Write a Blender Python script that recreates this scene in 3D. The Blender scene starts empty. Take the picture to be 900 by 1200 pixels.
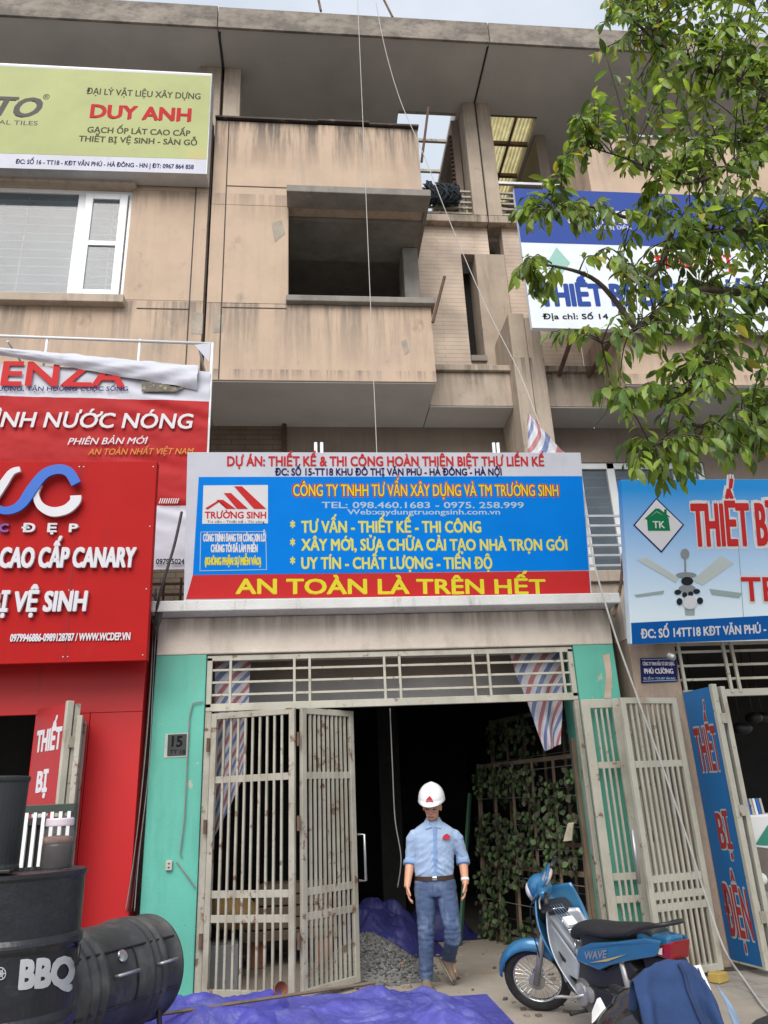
import bpy, bmesh, math, random
from mathutils import Vector, Matrix, noise
random.seed(7)
sc = bpy.context.scene
COL = sc.collection
R = math.radians
V = Vector

# ------------------------------------------------------------------ camera
YAW, PITCH, ROLL, FPX = R(6.17), R(20.88), R(2.6), 890.0
CAM = V((0, 0, 1.5))
CF = V((math.sin(YAW)*math.cos(PITCH), math.cos(YAW)*math.cos(PITCH), math.sin(PITCH)))
_r0 = V((math.cos(YAW), -math.sin(YAW), 0)); _u0 = _r0.cross(CF)
CR = math.cos(ROLL)*_r0 - math.sin(ROLL)*_u0
CU = math.cos(ROLL)*_u0 + math.sin(ROLL)*_r0
cam = bpy.data.cameras.new('camera'); camo = bpy.data.objects.new('camera', cam); COL.objects.link(camo)
M3 = Matrix((CR, CU, -CF)).transposed()
camo.matrix_world = Matrix.Translation(CAM) @ M3.to_4x4()
cam.sensor_fit = 'VERTICAL'; cam.sensor_height = 24.0; cam.lens = 24.0*FPX/1200.0
cam.clip_start = .05; cam.clip_end = 2000
sc.camera = camo

# ------------------------------------------------------------------ light
SUN_EL, SUN_AZ = R(46), R(196)     # azimuth from +Y clockwise: behind the camera
w = bpy.data.worlds.new('World'); sc.world = w; w.use_nodes = True
nt = w.node_tree; nt.nodes.clear()
_o = nt.nodes.new('ShaderNodeOutputWorld'); _b = nt.nodes.new('ShaderNodeBackground')
_s = nt.nodes.new('ShaderNodeTexSky'); _s.sky_type = 'NISHITA'; _s.sun_disc = False
_s.sun_elevation = SUN_EL; _s.sun_rotation = SUN_AZ; _s.dust_density = 4.0; _s.air_density = 1.0
_tc = nt.nodes.new('ShaderNodeTexCoord'); _n = nt.nodes.new('ShaderNodeTexNoise')
_n.inputs['Scale'].default_value = 2.6; _n.inputs['Detail'].default_value = 6
_rp = nt.nodes.new('ShaderNodeMapRange'); _rp.inputs[1].default_value = .35; _rp.inputs[2].default_value = .65
_rp.inputs[3].default_value = .55; _rp.inputs[4].default_value = .92
_mx = nt.nodes.new('ShaderNodeMix'); _mx.data_type = 'RGBA'
_mx.inputs['B'].default_value = (6.0, 6.45, 7.0, 1)      # bright even cloud cover
nt.links.new(_tc.outputs['Generated'], _n.inputs['Vector']); nt.links.new(_n.outputs['Fac'], _rp.inputs[0])
nt.links.new(_rp.outputs[0], _mx.inputs['Factor']); nt.links.new(_s.outputs[0], _mx.inputs['A'])
nt.links.new(_mx.outputs['Result'], _b.inputs['Color']); nt.links.new(_b.outputs[0], _o.inputs[0])
_b.inputs['Strength'].default_value = 0.10
sun = bpy.data.lights.new('sun', 'SUN'); sun.energy = 2.0; sun.angle = R(48); sun.color = (1, .96, .9)
so = bpy.data.objects.new('sun', sun); COL.objects.link(so)
_d = V((math.sin(SUN_AZ)*math.cos(SUN_EL), math.cos(SUN_AZ)*math.cos(SUN_EL), math.sin(SUN_EL)))
so.rotation_euler = _d.to_track_quat('Z', 'Y').to_euler(); so.location = _d*60
vs = sc.view_settings; vs.view_transform = 'Standard'; vs.look = 'None'; vs.gamma = 1; vs.use_curve_mapping = False
vs.exposure = 0.68
sc.cycles.max_bounces = 8; sc.cycles.diffuse_bounces = 5; sc.cycles.transparent_max_bounces = 12

# ------------------------------------------------------------------ measuring helpers (photo 900x1200 -> place)
def ray(x, y): return CF*FPX + CR*(x-450) - CU*(y-600)
def A(x, y, Y):
    d = ray(x, y); return CAM + d*((Y-CAM.y)/d.y)
def G(x, y, z=0):
    d = ray(x, y); return CAM + d*((z-CAM.z)/d.z)

# ------------------------------------------------------------------ materials
def S(r, g, b):
    f = lambda c: (c/12.92 if c <= .04045 else ((c+.055)/1.055)**2.4)
    return (f(r/255), f(g/255), f(b/255))
MATS = {}
def mat(name, col, rough=.7, var=.12, scale=2.5, bump=0, bscale=60, metal=0, layers=(), spec=.5, coat=0,
        transl=0, alpha=1, island=0, trans=0, drips=()):
    if name in MATS: return MATS[name]
    m = bpy.data.materials.new(name); m.use_nodes = True; MATS[name] = m
    t = m.node_tree; b = t.nodes['Principled BSDF']; L = t.links.new
    tc = t.nodes.new('ShaderNodeTexCoord')
    def nz(sc3, det=5, ro=.6):
        mp = t.nodes.new('ShaderNodeMapping'); mp.inputs['Scale'].default_value = sc3
        L(tc.outputs['Object'], mp.inputs['Vector'])
        n = t.nodes.new('ShaderNodeTexNoise'); n.inputs['Scale'].default_value = 1; n.inputs['Detail'].default_value = det
        n.inputs['Roughness'].default_value = ro
        L(mp.outputs[0], n.inputs['Vector']); return n.outputs['Fac']
    def mix(fac, a, bb):
        x = t.nodes.new('ShaderNodeMix'); x.data_type = 'RGBA'
        if isinstance(fac, (int, float)): x.inputs['Factor'].default_value = fac
        else: L(fac, x.inputs['Factor'])
        for s, v in (('A', a), ('B', bb)):
            if isinstance(v, tuple): x.inputs[s].default_value = (*v[:3], 1)
            else: L(v, x.inputs[s])
        return x.outputs['Result']
    lo = tuple(c*(1-var) for c in col); hi = tuple(min(1, c*(1+var)) for c in col)
    if island:
        gi = t.nodes.new('ShaderNodeNewGeometry')
        rm = t.nodes.new('ShaderNodeValToRGB'); rm.color_ramp.elements[0].color = (*tuple(c*(1-island) for c in col), 1)
        rm.color_ramp.elements[1].color = (*tuple(c*(1+island) for c in col), 1)
        L(gi.outputs['Random Per Island'], rm.inputs[0]); cur = rm.outputs[0]
    elif var: 
        mr = t.nodes.new('ShaderNodeMapRange'); mr.inputs[1].default_value = .3; mr.inputs[2].default_value = .7
        L(nz((scale,)*3), mr.inputs[0]); cur = mix(mr.outputs[0], lo, hi)
    else: cur = tuple(col)
    for ly in layers:
        c, s3, l, h, amt = ly[:5]
        mr = t.nodes.new('ShaderNodeMapRange'); mr.inputs[1].default_value = l; mr.inputs[2].default_value = h
        mr.inputs[4].default_value = amt
        if isinstance(s3, (int, float)): s3 = (s3,)*3
        L(nz(s3, 6, .65), mr.inputs[0]); cur = mix(mr.outputs[0], cur, c)
    for zt_d, ln_d, amt_d, fx_d, c_d in drips:          # water streaks running down from an edge
        sx_ = t.nodes.new('ShaderNodeSeparateXYZ'); L(tc.outputs['Object'], sx_.inputs[0])
        m1 = t.nodes.new('ShaderNodeMapRange'); m1.inputs[1].default_value = zt_d-ln_d; m1.inputs[2].default_value = zt_d; m1.inputs[4].default_value = amt_d; L(sx_.outputs[2], m1.inputs[0])
        m1.clamp = True; m2 = t.nodes.new('ShaderNodeMath'); m2.operation = 'LESS_THAN'; m2.inputs[1].default_value = zt_d; L(sx_.outputs[2], m2.inputs[0])
        m3 = t.nodes.new('ShaderNodeMapRange'); m3.inputs[1].default_value = .46; m3.inputs[2].default_value = .60; L(nz((fx_d, fx_d, .35), 6, .7), m3.inputs[0])
        q1 = t.nodes.new('ShaderNodeMath'); q1.operation = 'MULTIPLY'; L(m1.outputs[0], q1.inputs[0]); L(m2.outputs[0], q1.inputs[1])
        q2 = t.nodes.new('ShaderNodeMath'); q2.operation = 'MULTIPLY'; L(q1.outputs[0], q2.inputs[0]); L(m3.outputs[0], q2.inputs[1])
        cur = mix(q2.outputs[0], cur, c_d)
    if isinstance(cur, tuple): b.inputs['Base Color'].default_value = (*cur, 1)
    else: L(cur, b.inputs['Base Color'])
    b.inputs['Roughness'].default_value = rough; b.inputs['Metallic'].default_value = metal
    b.inputs['Specular IOR Level'].default_value = spec; b.inputs['Coat Weight'].default_value = coat
    b.inputs['Alpha'].default_value = alpha; b.inputs['Transmission Weight'].default_value = trans
    if bump:
        bp = t.nodes.new('ShaderNodeBump'); bp.inputs['Strength'].default_value = bump; bp.inputs['Distance'].default_value = .02
        L(nz((bscale,)*3, 4), bp.inputs['Height']); L(bp.outputs[0], b.inputs['Normal'])
    if transl:
        tr = t.nodes.new('ShaderNodeBsdfTranslucent'); tg_ = t.nodes.new('ShaderNodeVectorMath'); tg_.operation = 'MULTIPLY'; tg_.inputs[1].default_value = (1.9, 1.75, 1.1); ms = t.nodes.new('ShaderNodeMixShader'); ms.inputs[0].default_value = transl
        if isinstance(cur, tuple): tr.inputs[0].default_value = (*cur, 1)
        else: L(cur, tg_.inputs[0]); L(tg_.outputs[0], tr.inputs[0])
        L(b.outputs[0], ms.inputs[1]); L(tr.outputs[0], ms.inputs[2]); L(ms.outputs[0], t.nodes['Material Output'].inputs[0])
    return m
def brickmat(name, c1, c2, cm, bw, bh, ms=.01, axes='xz', rough=.85, bump=.4):
    if name in MATS: return MATS[name]
    m = mat(name, c1, rough, 0); t = m.node_tree; L = t.links.new; b = t.nodes['Principled BSDF']
    tc = t.nodes.new('ShaderNodeTexCoord'); sp = t.nodes.new('ShaderNodeSeparateXYZ'); cb = t.nodes.new('ShaderNodeCombineXYZ')
    L(tc.outputs['Object'], sp.inputs[0]); L(sp.outputs['xyz'.index(axes[0])], cb.inputs[0]); L(sp.outputs['xyz'.index(axes[1])], cb.inputs[1])
    br = t.nodes.new('ShaderNodeTexBrick'); br.inputs['Scale'].default_value = 1
    for k, v in (('Color1', c1), ('Color2', c2), ('Mortar', cm)): br.inputs[k].default_value = (*v, 1)
    br.inputs['Mortar Size'].default_value = ms; br.inputs['Brick Width'].default_value = bw; br.inputs['Row Height'].default_value = bh
    br.inputs['Mortar Smooth'].default_value = .2
    L(cb.outputs[0], br.inputs['Vector'])
    nz = t.nodes.new('ShaderNodeTexNoise'); nz.inputs['Scale'].default_value = 2.2; nz.inputs['Detail'].default_value = 7
    L(tc.outputs['Object'], nz.inputs['Vector'])
    mr = t.nodes.new('ShaderNodeMapRange'); mr.inputs[1].default_value = .35; mr.inputs[2].default_value = .7; mr.inputs[3].default_value = .72; mr.inputs[4].default_value = 1.1
    L(nz.outputs['Fac'], mr.inputs[0])
    vm = t.nodes.new('ShaderNodeVectorMath'); vm.operation = 'SCALE'; L(br.outputs['Color'], vm.inputs[0]); L(mr.outputs[0], vm.inputs['Scale'])
    L(vm.outputs[0], b.inputs['Base Color'])
    bp = t.nodes.new('ShaderNodeBump'); bp.inputs['Strength'].default_value = bump; bp.inputs['Distance'].default_value = .01; bp.invert = True
    L(br.outputs['Fac'], bp.inputs['Height']); L(bp.outputs[0], b.inputs['Normal'])
    return m
def stripemat(name):
    """red, white and blue diagonal woven plastic sheet, striped along its own UV"""
    m = mat(name, (.7,.7,.72), .45, 0); t = m.node_tree; L = t.links.new; b = t.nodes['Principled BSDF']
    tc = t.nodes.new('ShaderNodeTexCoord'); sp = t.nodes.new('ShaderNodeSeparateXYZ'); L(tc.outputs['UV'], sp.inputs[0])
    ad = t.nodes.new('ShaderNodeMath'); ad.operation = 'ADD'; L(sp.outputs[0], ad.inputs[0]); L(sp.outputs[1], ad.inputs[1])
    mu = t.nodes.new('ShaderNodeMath'); mu.operation = 'MULTIPLY'; mu.inputs[1].default_value = 3.6; L(ad.outputs[0], mu.inputs[0])
    fr = t.nodes.new('ShaderNodeMath'); fr.operation = 'FRACT'; L(mu.outputs[0], fr.inputs[0])
    rm = t.nodes.new('ShaderNodeValToRGB'); cr = rm.color_ramp; cr.interpolation = 'CONSTANT'
    W, RD, BL = (.50,.50,.54,1), (.36,.13,.14,1), (.14,.18,.34,1)
    cr.elements[0].position = 0; cr.elements[0].color = W; cr.elements[1].position = .22; cr.elements[1].color = RD
    for p, c in ((.45, W), (.6, (.55,.55,.6,1)), (.68, BL), (.92, W)):
        e = cr.elements.new(p); e.color = c
    L(fr.outputs[0], rm.inputs[0]); L(rm.outputs[0], b.inputs['Base Color'])
    nz = t.nodes.new('ShaderNodeTexNoise'); nz.inputs['Scale'].default_value = 14; L(tc.outputs['Object'], nz.inputs['Vector'])
    bp = t.nodes.new('ShaderNodeBump'); bp.inputs['Strength'].default_value = .5; bp.inputs['Distance'].default_value = .02
    L(nz.outputs['Fac'], bp.inputs['Height']); L(bp.outputs[0], b.inputs['Normal'])
    return m
def gradmat(name, z0, z1, c0, c1, rough=.45):
    """printed two colour fade along the height of a board (object space z)"""
    m = mat(name, c0, rough, 0); t = m.node_tree; L = t.links.new; b = t.nodes['Principled BSDF']
    tc = t.nodes.new('ShaderNodeTexCoord'); sp = t.nodes.new('ShaderNodeSeparateXYZ'); L(tc.outputs['Object'], sp.inputs[0])
    mr = t.nodes.new('ShaderNodeMapRange'); mr.inputs[1].default_value = z0; mr.inputs[2].default_value = z1; L(sp.outputs[2], mr.inputs[0])
    x = t.nodes.new('ShaderNodeMix'); x.data_type = 'RGBA'; L(mr.outputs[0], x.inputs['Factor'])
    x.inputs['A'].default_value = (*c0, 1); x.inputs['B'].default_value = (*c1, 1); L(x.outputs['Result'], b.inputs['Base Color'])
    return m

GRIME = (.055, .048, .042)
PLASTER = (.50, .375, .28)
m_plaster = mat('beige plaster', PLASTER, .9, .10, 1.3, .25, 90, layers=[
    ((.36,.29,.23), (7, 7, .5), .48, .72, .45), (GRIME, (3.2, 3.2, 2.4), .62, .78, .42), ((.56,.43,.32), 9, .5, .8, .3), ((.30,.27,.235), (1.6,1.6,1.2), .58, .72, .28)],
    drips=[(11.40, 1.0, .95, 5.5, (.075,.066,.058)), (11.40, .28, .8, 14, (.07,.06,.052)), (8.03, 1.1, .75, 5.5, (.16,.14,.12)), (6.97, .2, .7, 10, (.12,.10,.085)), (9.95, .5, .45, 7, (.14,.12,.10))])
m_plaster_old = mat('weathered plaster', (.42,.345,.275), .92, .16, 1.6, .3, 80, drips=[(10.78,.4,.8,8,(.1,.085,.07)),(7.47,.5,.85,7,(.09,.078,.066)),(13.36,1.2,.5,9,(.12,.1,.085))], layers=[
    ((.22,.18,.145), (8, 8, .6), .5, .72, .6), (GRIME, (4, 4, 3), .6, .78, .5)])
m_fascia = mat('mossy fascia', (.27,.235,.20), .95, .2, 2.5, .4, 60, layers=[
    ((.10,.09,.08), (3, 3, 5), .42, .62, .75), ((.36,.32,.27), 6, .58, .75, .5)])
m_soffit = mat('grey soffit', (.52,.50,.47), .95, .10, .9, .15, 50, layers=[((.42,.41,.38), (1.4, 1.4, 1.4), .5, .75, .6), ((.12,.11,.1), 7, .66, .8, .4)])
m_concrete = mat('bare concrete', (.25,.23,.205), .93, .2, 2.5, .35, 60, layers=[((.14,.125,.11), (6,6,.8), .5, .75, .6), ((.42,.38,.33), 9, .6, .8, .4)])
m_beam = mat('stained beam', (.68,.60,.52), .93, .12, 2.0, .35, 70, drips=[(3.27,.25,.6,7,(.2,.17,.145))], layers=[((.34,.28,.23), (3.5,3.5,1.2), .5, .75, .6), (GRIME, 12, .69, .8, .6)])
m_cap = mat('white slab edge', (.58,.58,.57), .85, .1, 3, .3, 60, layers=[((.25,.24,.22), (9,9,2), .56, .72, .7)])
m_joint = mat('dark joint', (.06,.052,.045), .95, .3, 12)
m_crack = mat('crack filler', (.045,.04,.036), .95, .3, 12)
m_brown = mat('brown wall', (.25,.2,.16), .9, .12, 1.5, .2, 60, layers=[((.15,.12,.1), (5,5,.7), .52, .75, .5)])
m_brick = brickmat('beige brick tiles', (.60,.49,.395), (.57,.46,.37), (.43,.345,.275), 1.3, .075, .005)
m_brickbrown = brickmat('brown brick tiles', (.22,.165,.12), (.19,.14,.1), (.12,.09,.07), .4, .08, .007)
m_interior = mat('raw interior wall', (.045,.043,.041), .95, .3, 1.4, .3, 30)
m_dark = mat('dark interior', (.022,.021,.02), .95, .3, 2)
m_white_in = mat('dusty white lintel', (.66,.65,.62), .9, .15, 2)
m_green = mat('turquoise paint', (.105,.42,.325), .6, .1, 1.4, .12, 60, layers=[((.065,.29,.22), (6,6,.9), .5, .72, .6), ((.18,.33,.27), (3,3,1), .6, .72, .5), ((.42,.40,.33), (6,6,3), .655, .68, .85), ((.05,.05,.045), 14, .70, .73, .7)])
m_greend = mat('green paint low', (.075,.32,.22), .6, .15, 2, .1, 50, layers=[((.05,.06,.05), 6, .6, .75, .6)])
m_patch = mat('bare render patch', (.5,.38,.3), .95, .15, 6)
m_cream = mat('cream gate paint', (.45,.435,.365), .55, .12, 3, .15, 80, layers=[((.24,.15,.085), (6,6,2.5), .56, .72, .6), ((.30,.27,.2), (5,5,2), .52, .72, .5), ((.16,.075,.03), 9, .62, .68, .85)])
m_cream2 = mat('grimy cream paint', (.38,.36,.30), .6, .15, 3, .15, 80, layers=[((.2,.17,.12), (5,5,2), .48, .7, .65), ((.14,.06,.025), 8, .58, .65, .9), ((.06,.05,.04), 16, .66, .74, .6)])
m_rust = mat('rusty steel', (.12,.07,.045), .85, .3, 10, .3, 80)
m_steel = mat('galvanised steel', (.42,.43,.44), .4, .1, 6, metal=.7)
m_pipe = mat('white pipe', (.72,.73,.75), .4, .08, 5)
m_chrome = mat('chrome', (.75,.76,.78), .16, .03, 5, metal=1)
m_alu = mat('cast aluminium', (.38,.38,.38), .45, .12, 12, metal=.6)
m_black = mat('black plastic', (.016,.016,.018), .45, .2, 8)
m_rubber = mat('tyre rubber', (.02,.02,.02), .85, .3, 20, .3, 120)
m_white = mat('white paint', (.78,.78,.78), .4, .05, 5)
m_upvc = mat('white window frame', (.74,.76,.77), .35, .04, 4)
m_red = mat('red composite panel', (.50,.018,.02), .38, .06, .8, spec=.35, bump=.10, bscale=1.5, layers=[((.12,.03,.028), (9,9,1), .62, .78, .5), ((.16,.10,.085), 15, .70, .76, .5), ((.4,.03,.03), (2,2,1), .6, .8, .35)])
m_redsign = mat('red sign board', (.40,.012,.012), .6, .06, 1, spec=.12, bump=.12, bscale=1.6, layers=[((.26,.02,.02), (5,5,.5), .55, .75, .35), ((.42,.05,.045), 3, .6, .8, .3)])
m_wire = mat('grey cable', (.22,.21,.2), .6, .15, 8)
m_cord = mat('white cord', (.46,.45,.43), .7, .1, 10)
m_blackwire = mat('black cable', (.03,.028,.026), .6, .2, 8)
m_glass = mat('window glass', (.10,.135,.165), .05, .4, 1.0, spec=1.0, alpha=.5)
m_tarp = mat('blue tarpaulin', (.085,.085,.37), .42, .25, 2.5, .4, 40, layers=[((.20,.215,.52), (3,3,3), .5, .70, .7), ((.36,.35,.48), 16, .62, .72, .45), ((.07,.065,.26), 5, .60, .76, .6)])
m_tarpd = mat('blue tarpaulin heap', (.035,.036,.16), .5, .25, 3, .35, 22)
m_gravel = mat('crushed stone', (.14,.14,.135), .95, 0, island=.6)
m_timber = mat('old timber', (.17,.125,.085), .9, .25, 3, .3, 50, layers=[((.08,.06,.045), (10,10,1.2), .5, .7, .6)])
m_brickred = mat('fired brick', (.34,.14,.085), .95, .15, 20, .3, 90)

# ------------------------------------------------------------------ object helpers
WL = {}
def world_of(p):
    v = V((0, 0, 0))
    while p is not None:
        v += WL.get(p.name, V((0, 0, 0))); p = p.parent
    return v
def tag(o, label=None, cat=None, group=None, kind=None):
    if label: o['label'] = label
    if cat: o['category'] = cat
    if group: o['group'] = group
    if kind: o['kind'] = kind
    return o
def thing(name, label, cat, loc=(0, 0, 0), group=None):
    o = bpy.data.objects.new(name, None); COL.objects.link(o); o.location = loc; o.empty_display_size = .2
    WL[o.name] = V(loc); return tag(o, label, cat, group)
class MB:
    def __init__(s): s.bm = bmesh.new(); s.uv = None; s.mi = 0
    def face(s, vs):
        try: f = s.bm.faces.new(vs); f.material_index = s.mi; return f
        except ValueError: return None
    def hexa(s, P):
        v = [s.bm.verts.new(p) for p in P]
        for q in ((0,3,2,1),(4,5,6,7),(0,1,5,4),(1,2,6,5),(2,3,7,6),(3,0,4,7)): s.face([v[i] for i in q])
        return s
    def box(s, x0, x1, y0, y1, z0, z1):
        return s.hexa([(x0,y0,z0),(x1,y0,z0),(x1,y1,z0),(x0,y1,z0),(x0,y0,z1),(x1,y0,z1),(x1,y1,z1),(x0,y1,z1)])
    def bar(s, p, q, w, d, up=(0, 0, 1)):
        p, q = V(p), V(q); a = (q-p).normalized(); u = V(up)
        if abs(a.dot(u)) > .98: u = V((0, 1, 0))
        e = a.cross(u).normalized(); g = e.cross(a).normalized(); e *= w/2; g *= d/2
        return s.hexa([p-e-g, p+e-g, p+e+g, p-e+g, q-e-g, q+e-g, q+e+g, q-e+g])
    def ring(s, c, e, g, rx, ry, n): return [s.bm.verts.new(c + e*(rx*math.cos(2*math.pi*k/n)) + g*(ry*math.sin(2*math.pi*k/n))) for k in range(n)]
    def skinrings(s, rings, cap=True, closed=False):
        n = len(rings[0]); m = len(rings)
        for i in range(m if closed else m-1):
            a, b = rings[i], rings[(i+1) % m]
            for k in range(n): s.face([a[k], a[(k+1) % n], b[(k+1) % n], b[k]])
        if cap and not closed:
            s.face(rings[0][::-1]); s.face(rings[-1])
    def tube(s, pts, r, n=8, flat=1.0, up=(0, 0, 1)):
        pts = [V(p) for p in pts]; rs = r if isinstance(r, (list, tuple)) else [r]*len(pts); out = []
        pe = None
        for i, p in enumerate(pts):
            a = (pts[min(i+1, len(pts)-1)] - pts[max(i-1, 0)])
            if a.length < 1e-9: a = V((0, 0, 1))
            a.normalize()
            if pe is None:
                u = V(up)
                if abs(a.dot(u)) > .95: u = V((0, -1, 0))
                e = a.cross(u).normalized()
            else:
                e = pe - a*pe.dot(a)
                e = e.normalized() if e.length > 1e-6 else a.orthogonal().normalized()
            pe = e; g = e.cross(a).normalized()
            rr = rs[i]; rx, ry = rr if isinstance(rr, (list, tuple)) else (rr, rr*flat)
            out.append(s.ring(p, e, g, rx, ry, n))
        s.skinrings(out); return s
    def loft(s, rows, n=20):
        """rows: (center, rx, ry) rings lying in the horizontal plane"""
        s.skinrings([s.ring(V(c), V((1,0,0)), V((0,1,0)), rx, ry, n) for c, rx, ry in rows]); return s
    def lathe(s, prof, o=(0,0,0), axis=(0,0,1), n=24, cap=True):
        a = V(axis).normalized(); e = a.orthogonal().normalized(); g = a.cross(e); o = V(o)
        s.skinrings([s.ring(o + a*z, e, g, max(r, 1e-4), max(r, 1e-4), n) for r, z in prof], cap); return s
    def torus(s, o, axis, Rm, r, n=28, m=10):
        a = V(axis).normalized(); e = a.orthogonal().normalized(); g = a.cross(e); o = V(o); rings = []
        for i in range(n):
            t = 2*math.pi*i/n; d = e*math.cos(t) + g*math.sin(t)
            rx, ry = r if isinstance(r, tuple) else (r, r)
            rings.append([s.bm.verts.new(o + d*(Rm + rx*math.cos(2*math.pi*k/m)) + a*(ry*math.sin(2*math.pi*k/m))) for k in range(m)])
        s.skinrings(rings, closed=True); return s
    def prism(s, poly, ex):
        ex = V(ex); a = [s.bm.verts.new(p) for p in poly]; b = [s.bm.verts.new(V(p)+ex) for p in poly]; n = len(a)
        s.face(a[::-1]); s.face(b)
        for k in range(n): s.face([a[k], a[(k+1) % n], b[(k+1) % n], b[k]])
        return s
    def ball(s, c, rx, ry=None, rz=None, n=16, m=10, rot=None):
        ry = ry or rx; rz = rz or rx; rings = []; c = V(c)
        for i in range(m+1):
            t = math.pi*i/m; z = -math.cos(t); q = max(math.sin(t), .02)
            ring = []
            for k in range(n):
                p = V((rx*q*math.cos(2*math.pi*k/n), ry*q*math.sin(2*math.pi*k/n), rz*z))
                if rot is not None: p = rot @ p
                ring.append(s.bm.verts.new(c+p))
            rings.append(ring)
        s.skinrings(rings); return s
    def grid(s, fn, nu, nv, uvs=(1, 1), mfn=None):
        if s.uv is None: s.uv = s.bm.loops.layers.uv.new('UVMap')
        vs = [[s.bm.verts.new(fn(i/nu, j/nv)) for i in range(nu+1)] for j in range(nv+1)]
        for j in range(nv):
            for i in range(nu):
                f = s.face([vs[j][i], vs[j][i+1], vs[j+1][i+1], vs[j+1][i]])
                if f:
                    if mfn: f.material_index = mfn((i+.5)/nu, (j+.5)/nv)
                    for lp, (a, b) in zip(f.loops, ((i, j), (i+1, j), (i+1, j+1), (i, j+1))):
                        lp[s.uv].uv = (a/nu*uvs[0], b/nv*uvs[1])
        return s
    def xf(s, M):
        bmesh.ops.transform(s.bm, matrix=M, verts=s.bm.verts); return s
    def build(s, name, m, parent=None, smooth=False, bevel=0, solid=0, recalc=True, sub=0):
        if recalc: bmesh.ops.recalc_face_normals(s.bm, faces=s.bm.faces)
        off = world_of(parent)
        if off.length > 0: bmesh.ops.translate(s.bm, verts=s.bm.verts, vec=-off)
        me = bpy.data.meshes.new(name); s.bm.to_mesh(me); s.bm.free()
        for q in (m if isinstance(m, (list, tuple)) else [m]): me.materials.append(q)
        if smooth:
            for p in me.polygons: p.use_smooth = True
        o = bpy.data.objects.new(name, me); COL.objects.link(o)
        WL[o.name] = V((0, 0, 0))
        if parent is not None: o.parent = parent
        if solid:
            md = o.modifiers.new('thick', 'SOLIDIFY'); md.thickness = solid; md.offset = 0
        if bevel:
            md = o.modifiers.new('edge', 'BEVEL'); md.width = bevel; md.segments = 2; md.limit_method = 'ANGLE'
        if sub:
            md = o.modifiers.new('sub', 'SUBSURF'); md.levels = sub; md.render_levels = sub
        return o
def top_mesh(mb, name, m, label, cat, group=None, **k):
    return tag(mb.build(name, m, None, **k), label, cat, group)
def copy_tree(o, parent=None):
    c = o.copy(); COL.objects.link(c); WL[c.name] = WL.get(o.name, V((0,0,0)))
    if parent is not None: c.parent = parent
    for ch in [x for x in bpy.data.objects if x.parent == o]: copy_tree(ch, c)
    return c
def fbm(p, sc=1.0, oct=3):
    v = 0; a = 1; p = V(p)*sc
    for _ in range(oct): v += a*noise.noise(p); p = p*2.1; a *= .5
    return v
def catenary(p, q, sag, n=14):
    p, q = V(p), V(q); return [p.lerp(q, i/n) - V((0, 0, 4*sag*(i/n)*(1-i/n))) for i in range(n+1)]
def smooth_path(pts, k=6):
    pts = [V(p) for p in pts]; out = []
    for i in range(len(pts)-1):
        p0 = pts[max(i-1, 0)]; p1 = pts[i]; p2 = pts[i+1]; p3 = pts[min(i+2, len(pts)-1)]
        for j in range(k):
            t = j/k; out.append(.5*((2*p1) + (p2-p0)*t + (2*p0-5*p1+4*p2-p3)*t*t + (3*p1-p0-3*p2+p3)*t**3))
    out.append(pts[-1]); return out

# ------------------------------------------------------------------ lettering
class Plane:
    def __init__(s, O, e1=(1, 0, 0), lean=0.0, e2=None):
        s.O = V(O); s.e1 = V(e1).normalized()
        if e2 is None:
            nn = s.e1.cross(V((0, 0, 1)))                     # horizontal, towards the street
            s.e2 = (V((0, 0, 1))*math.cos(lean) + nn*math.sin(lean)).normalized()
        else: s.e2 = V(e2).normalized()
        s.n = s.e1.cross(s.e2).normalized()
    def uv(s, x, y):
        d = ray(x, y); t = (s.O-CAM).dot(s.n)/d.dot(s.n); p = CAM + d*t - s.O
        return p.dot(s.e1), p.dot(s.e2)
    def P(s, u, v, w=0): return s.O + s.e1*u + s.e2*v + s.n*w
    def rect(s, mb, u0, u1, v0, v1, w0, w1):
        return mb.hexa([s.P(u0,v0,w0), s.P(u1,v0,w0), s.P(u1,v0,w1), s.P(u0,v0,w1), s.P(u0,v1,w0), s.P(u1,v1,w0), s.P(u1,v1,w1), s.P(u0,v1,w1)])
    def poly(s, mb, pts, w0, w1, px=True):
        q = [s.uv(*p) for p in pts] if px else pts
        return mb.prism([s.P(u, v, w0) for u, v in q], s.n*(w1-w0))
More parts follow.
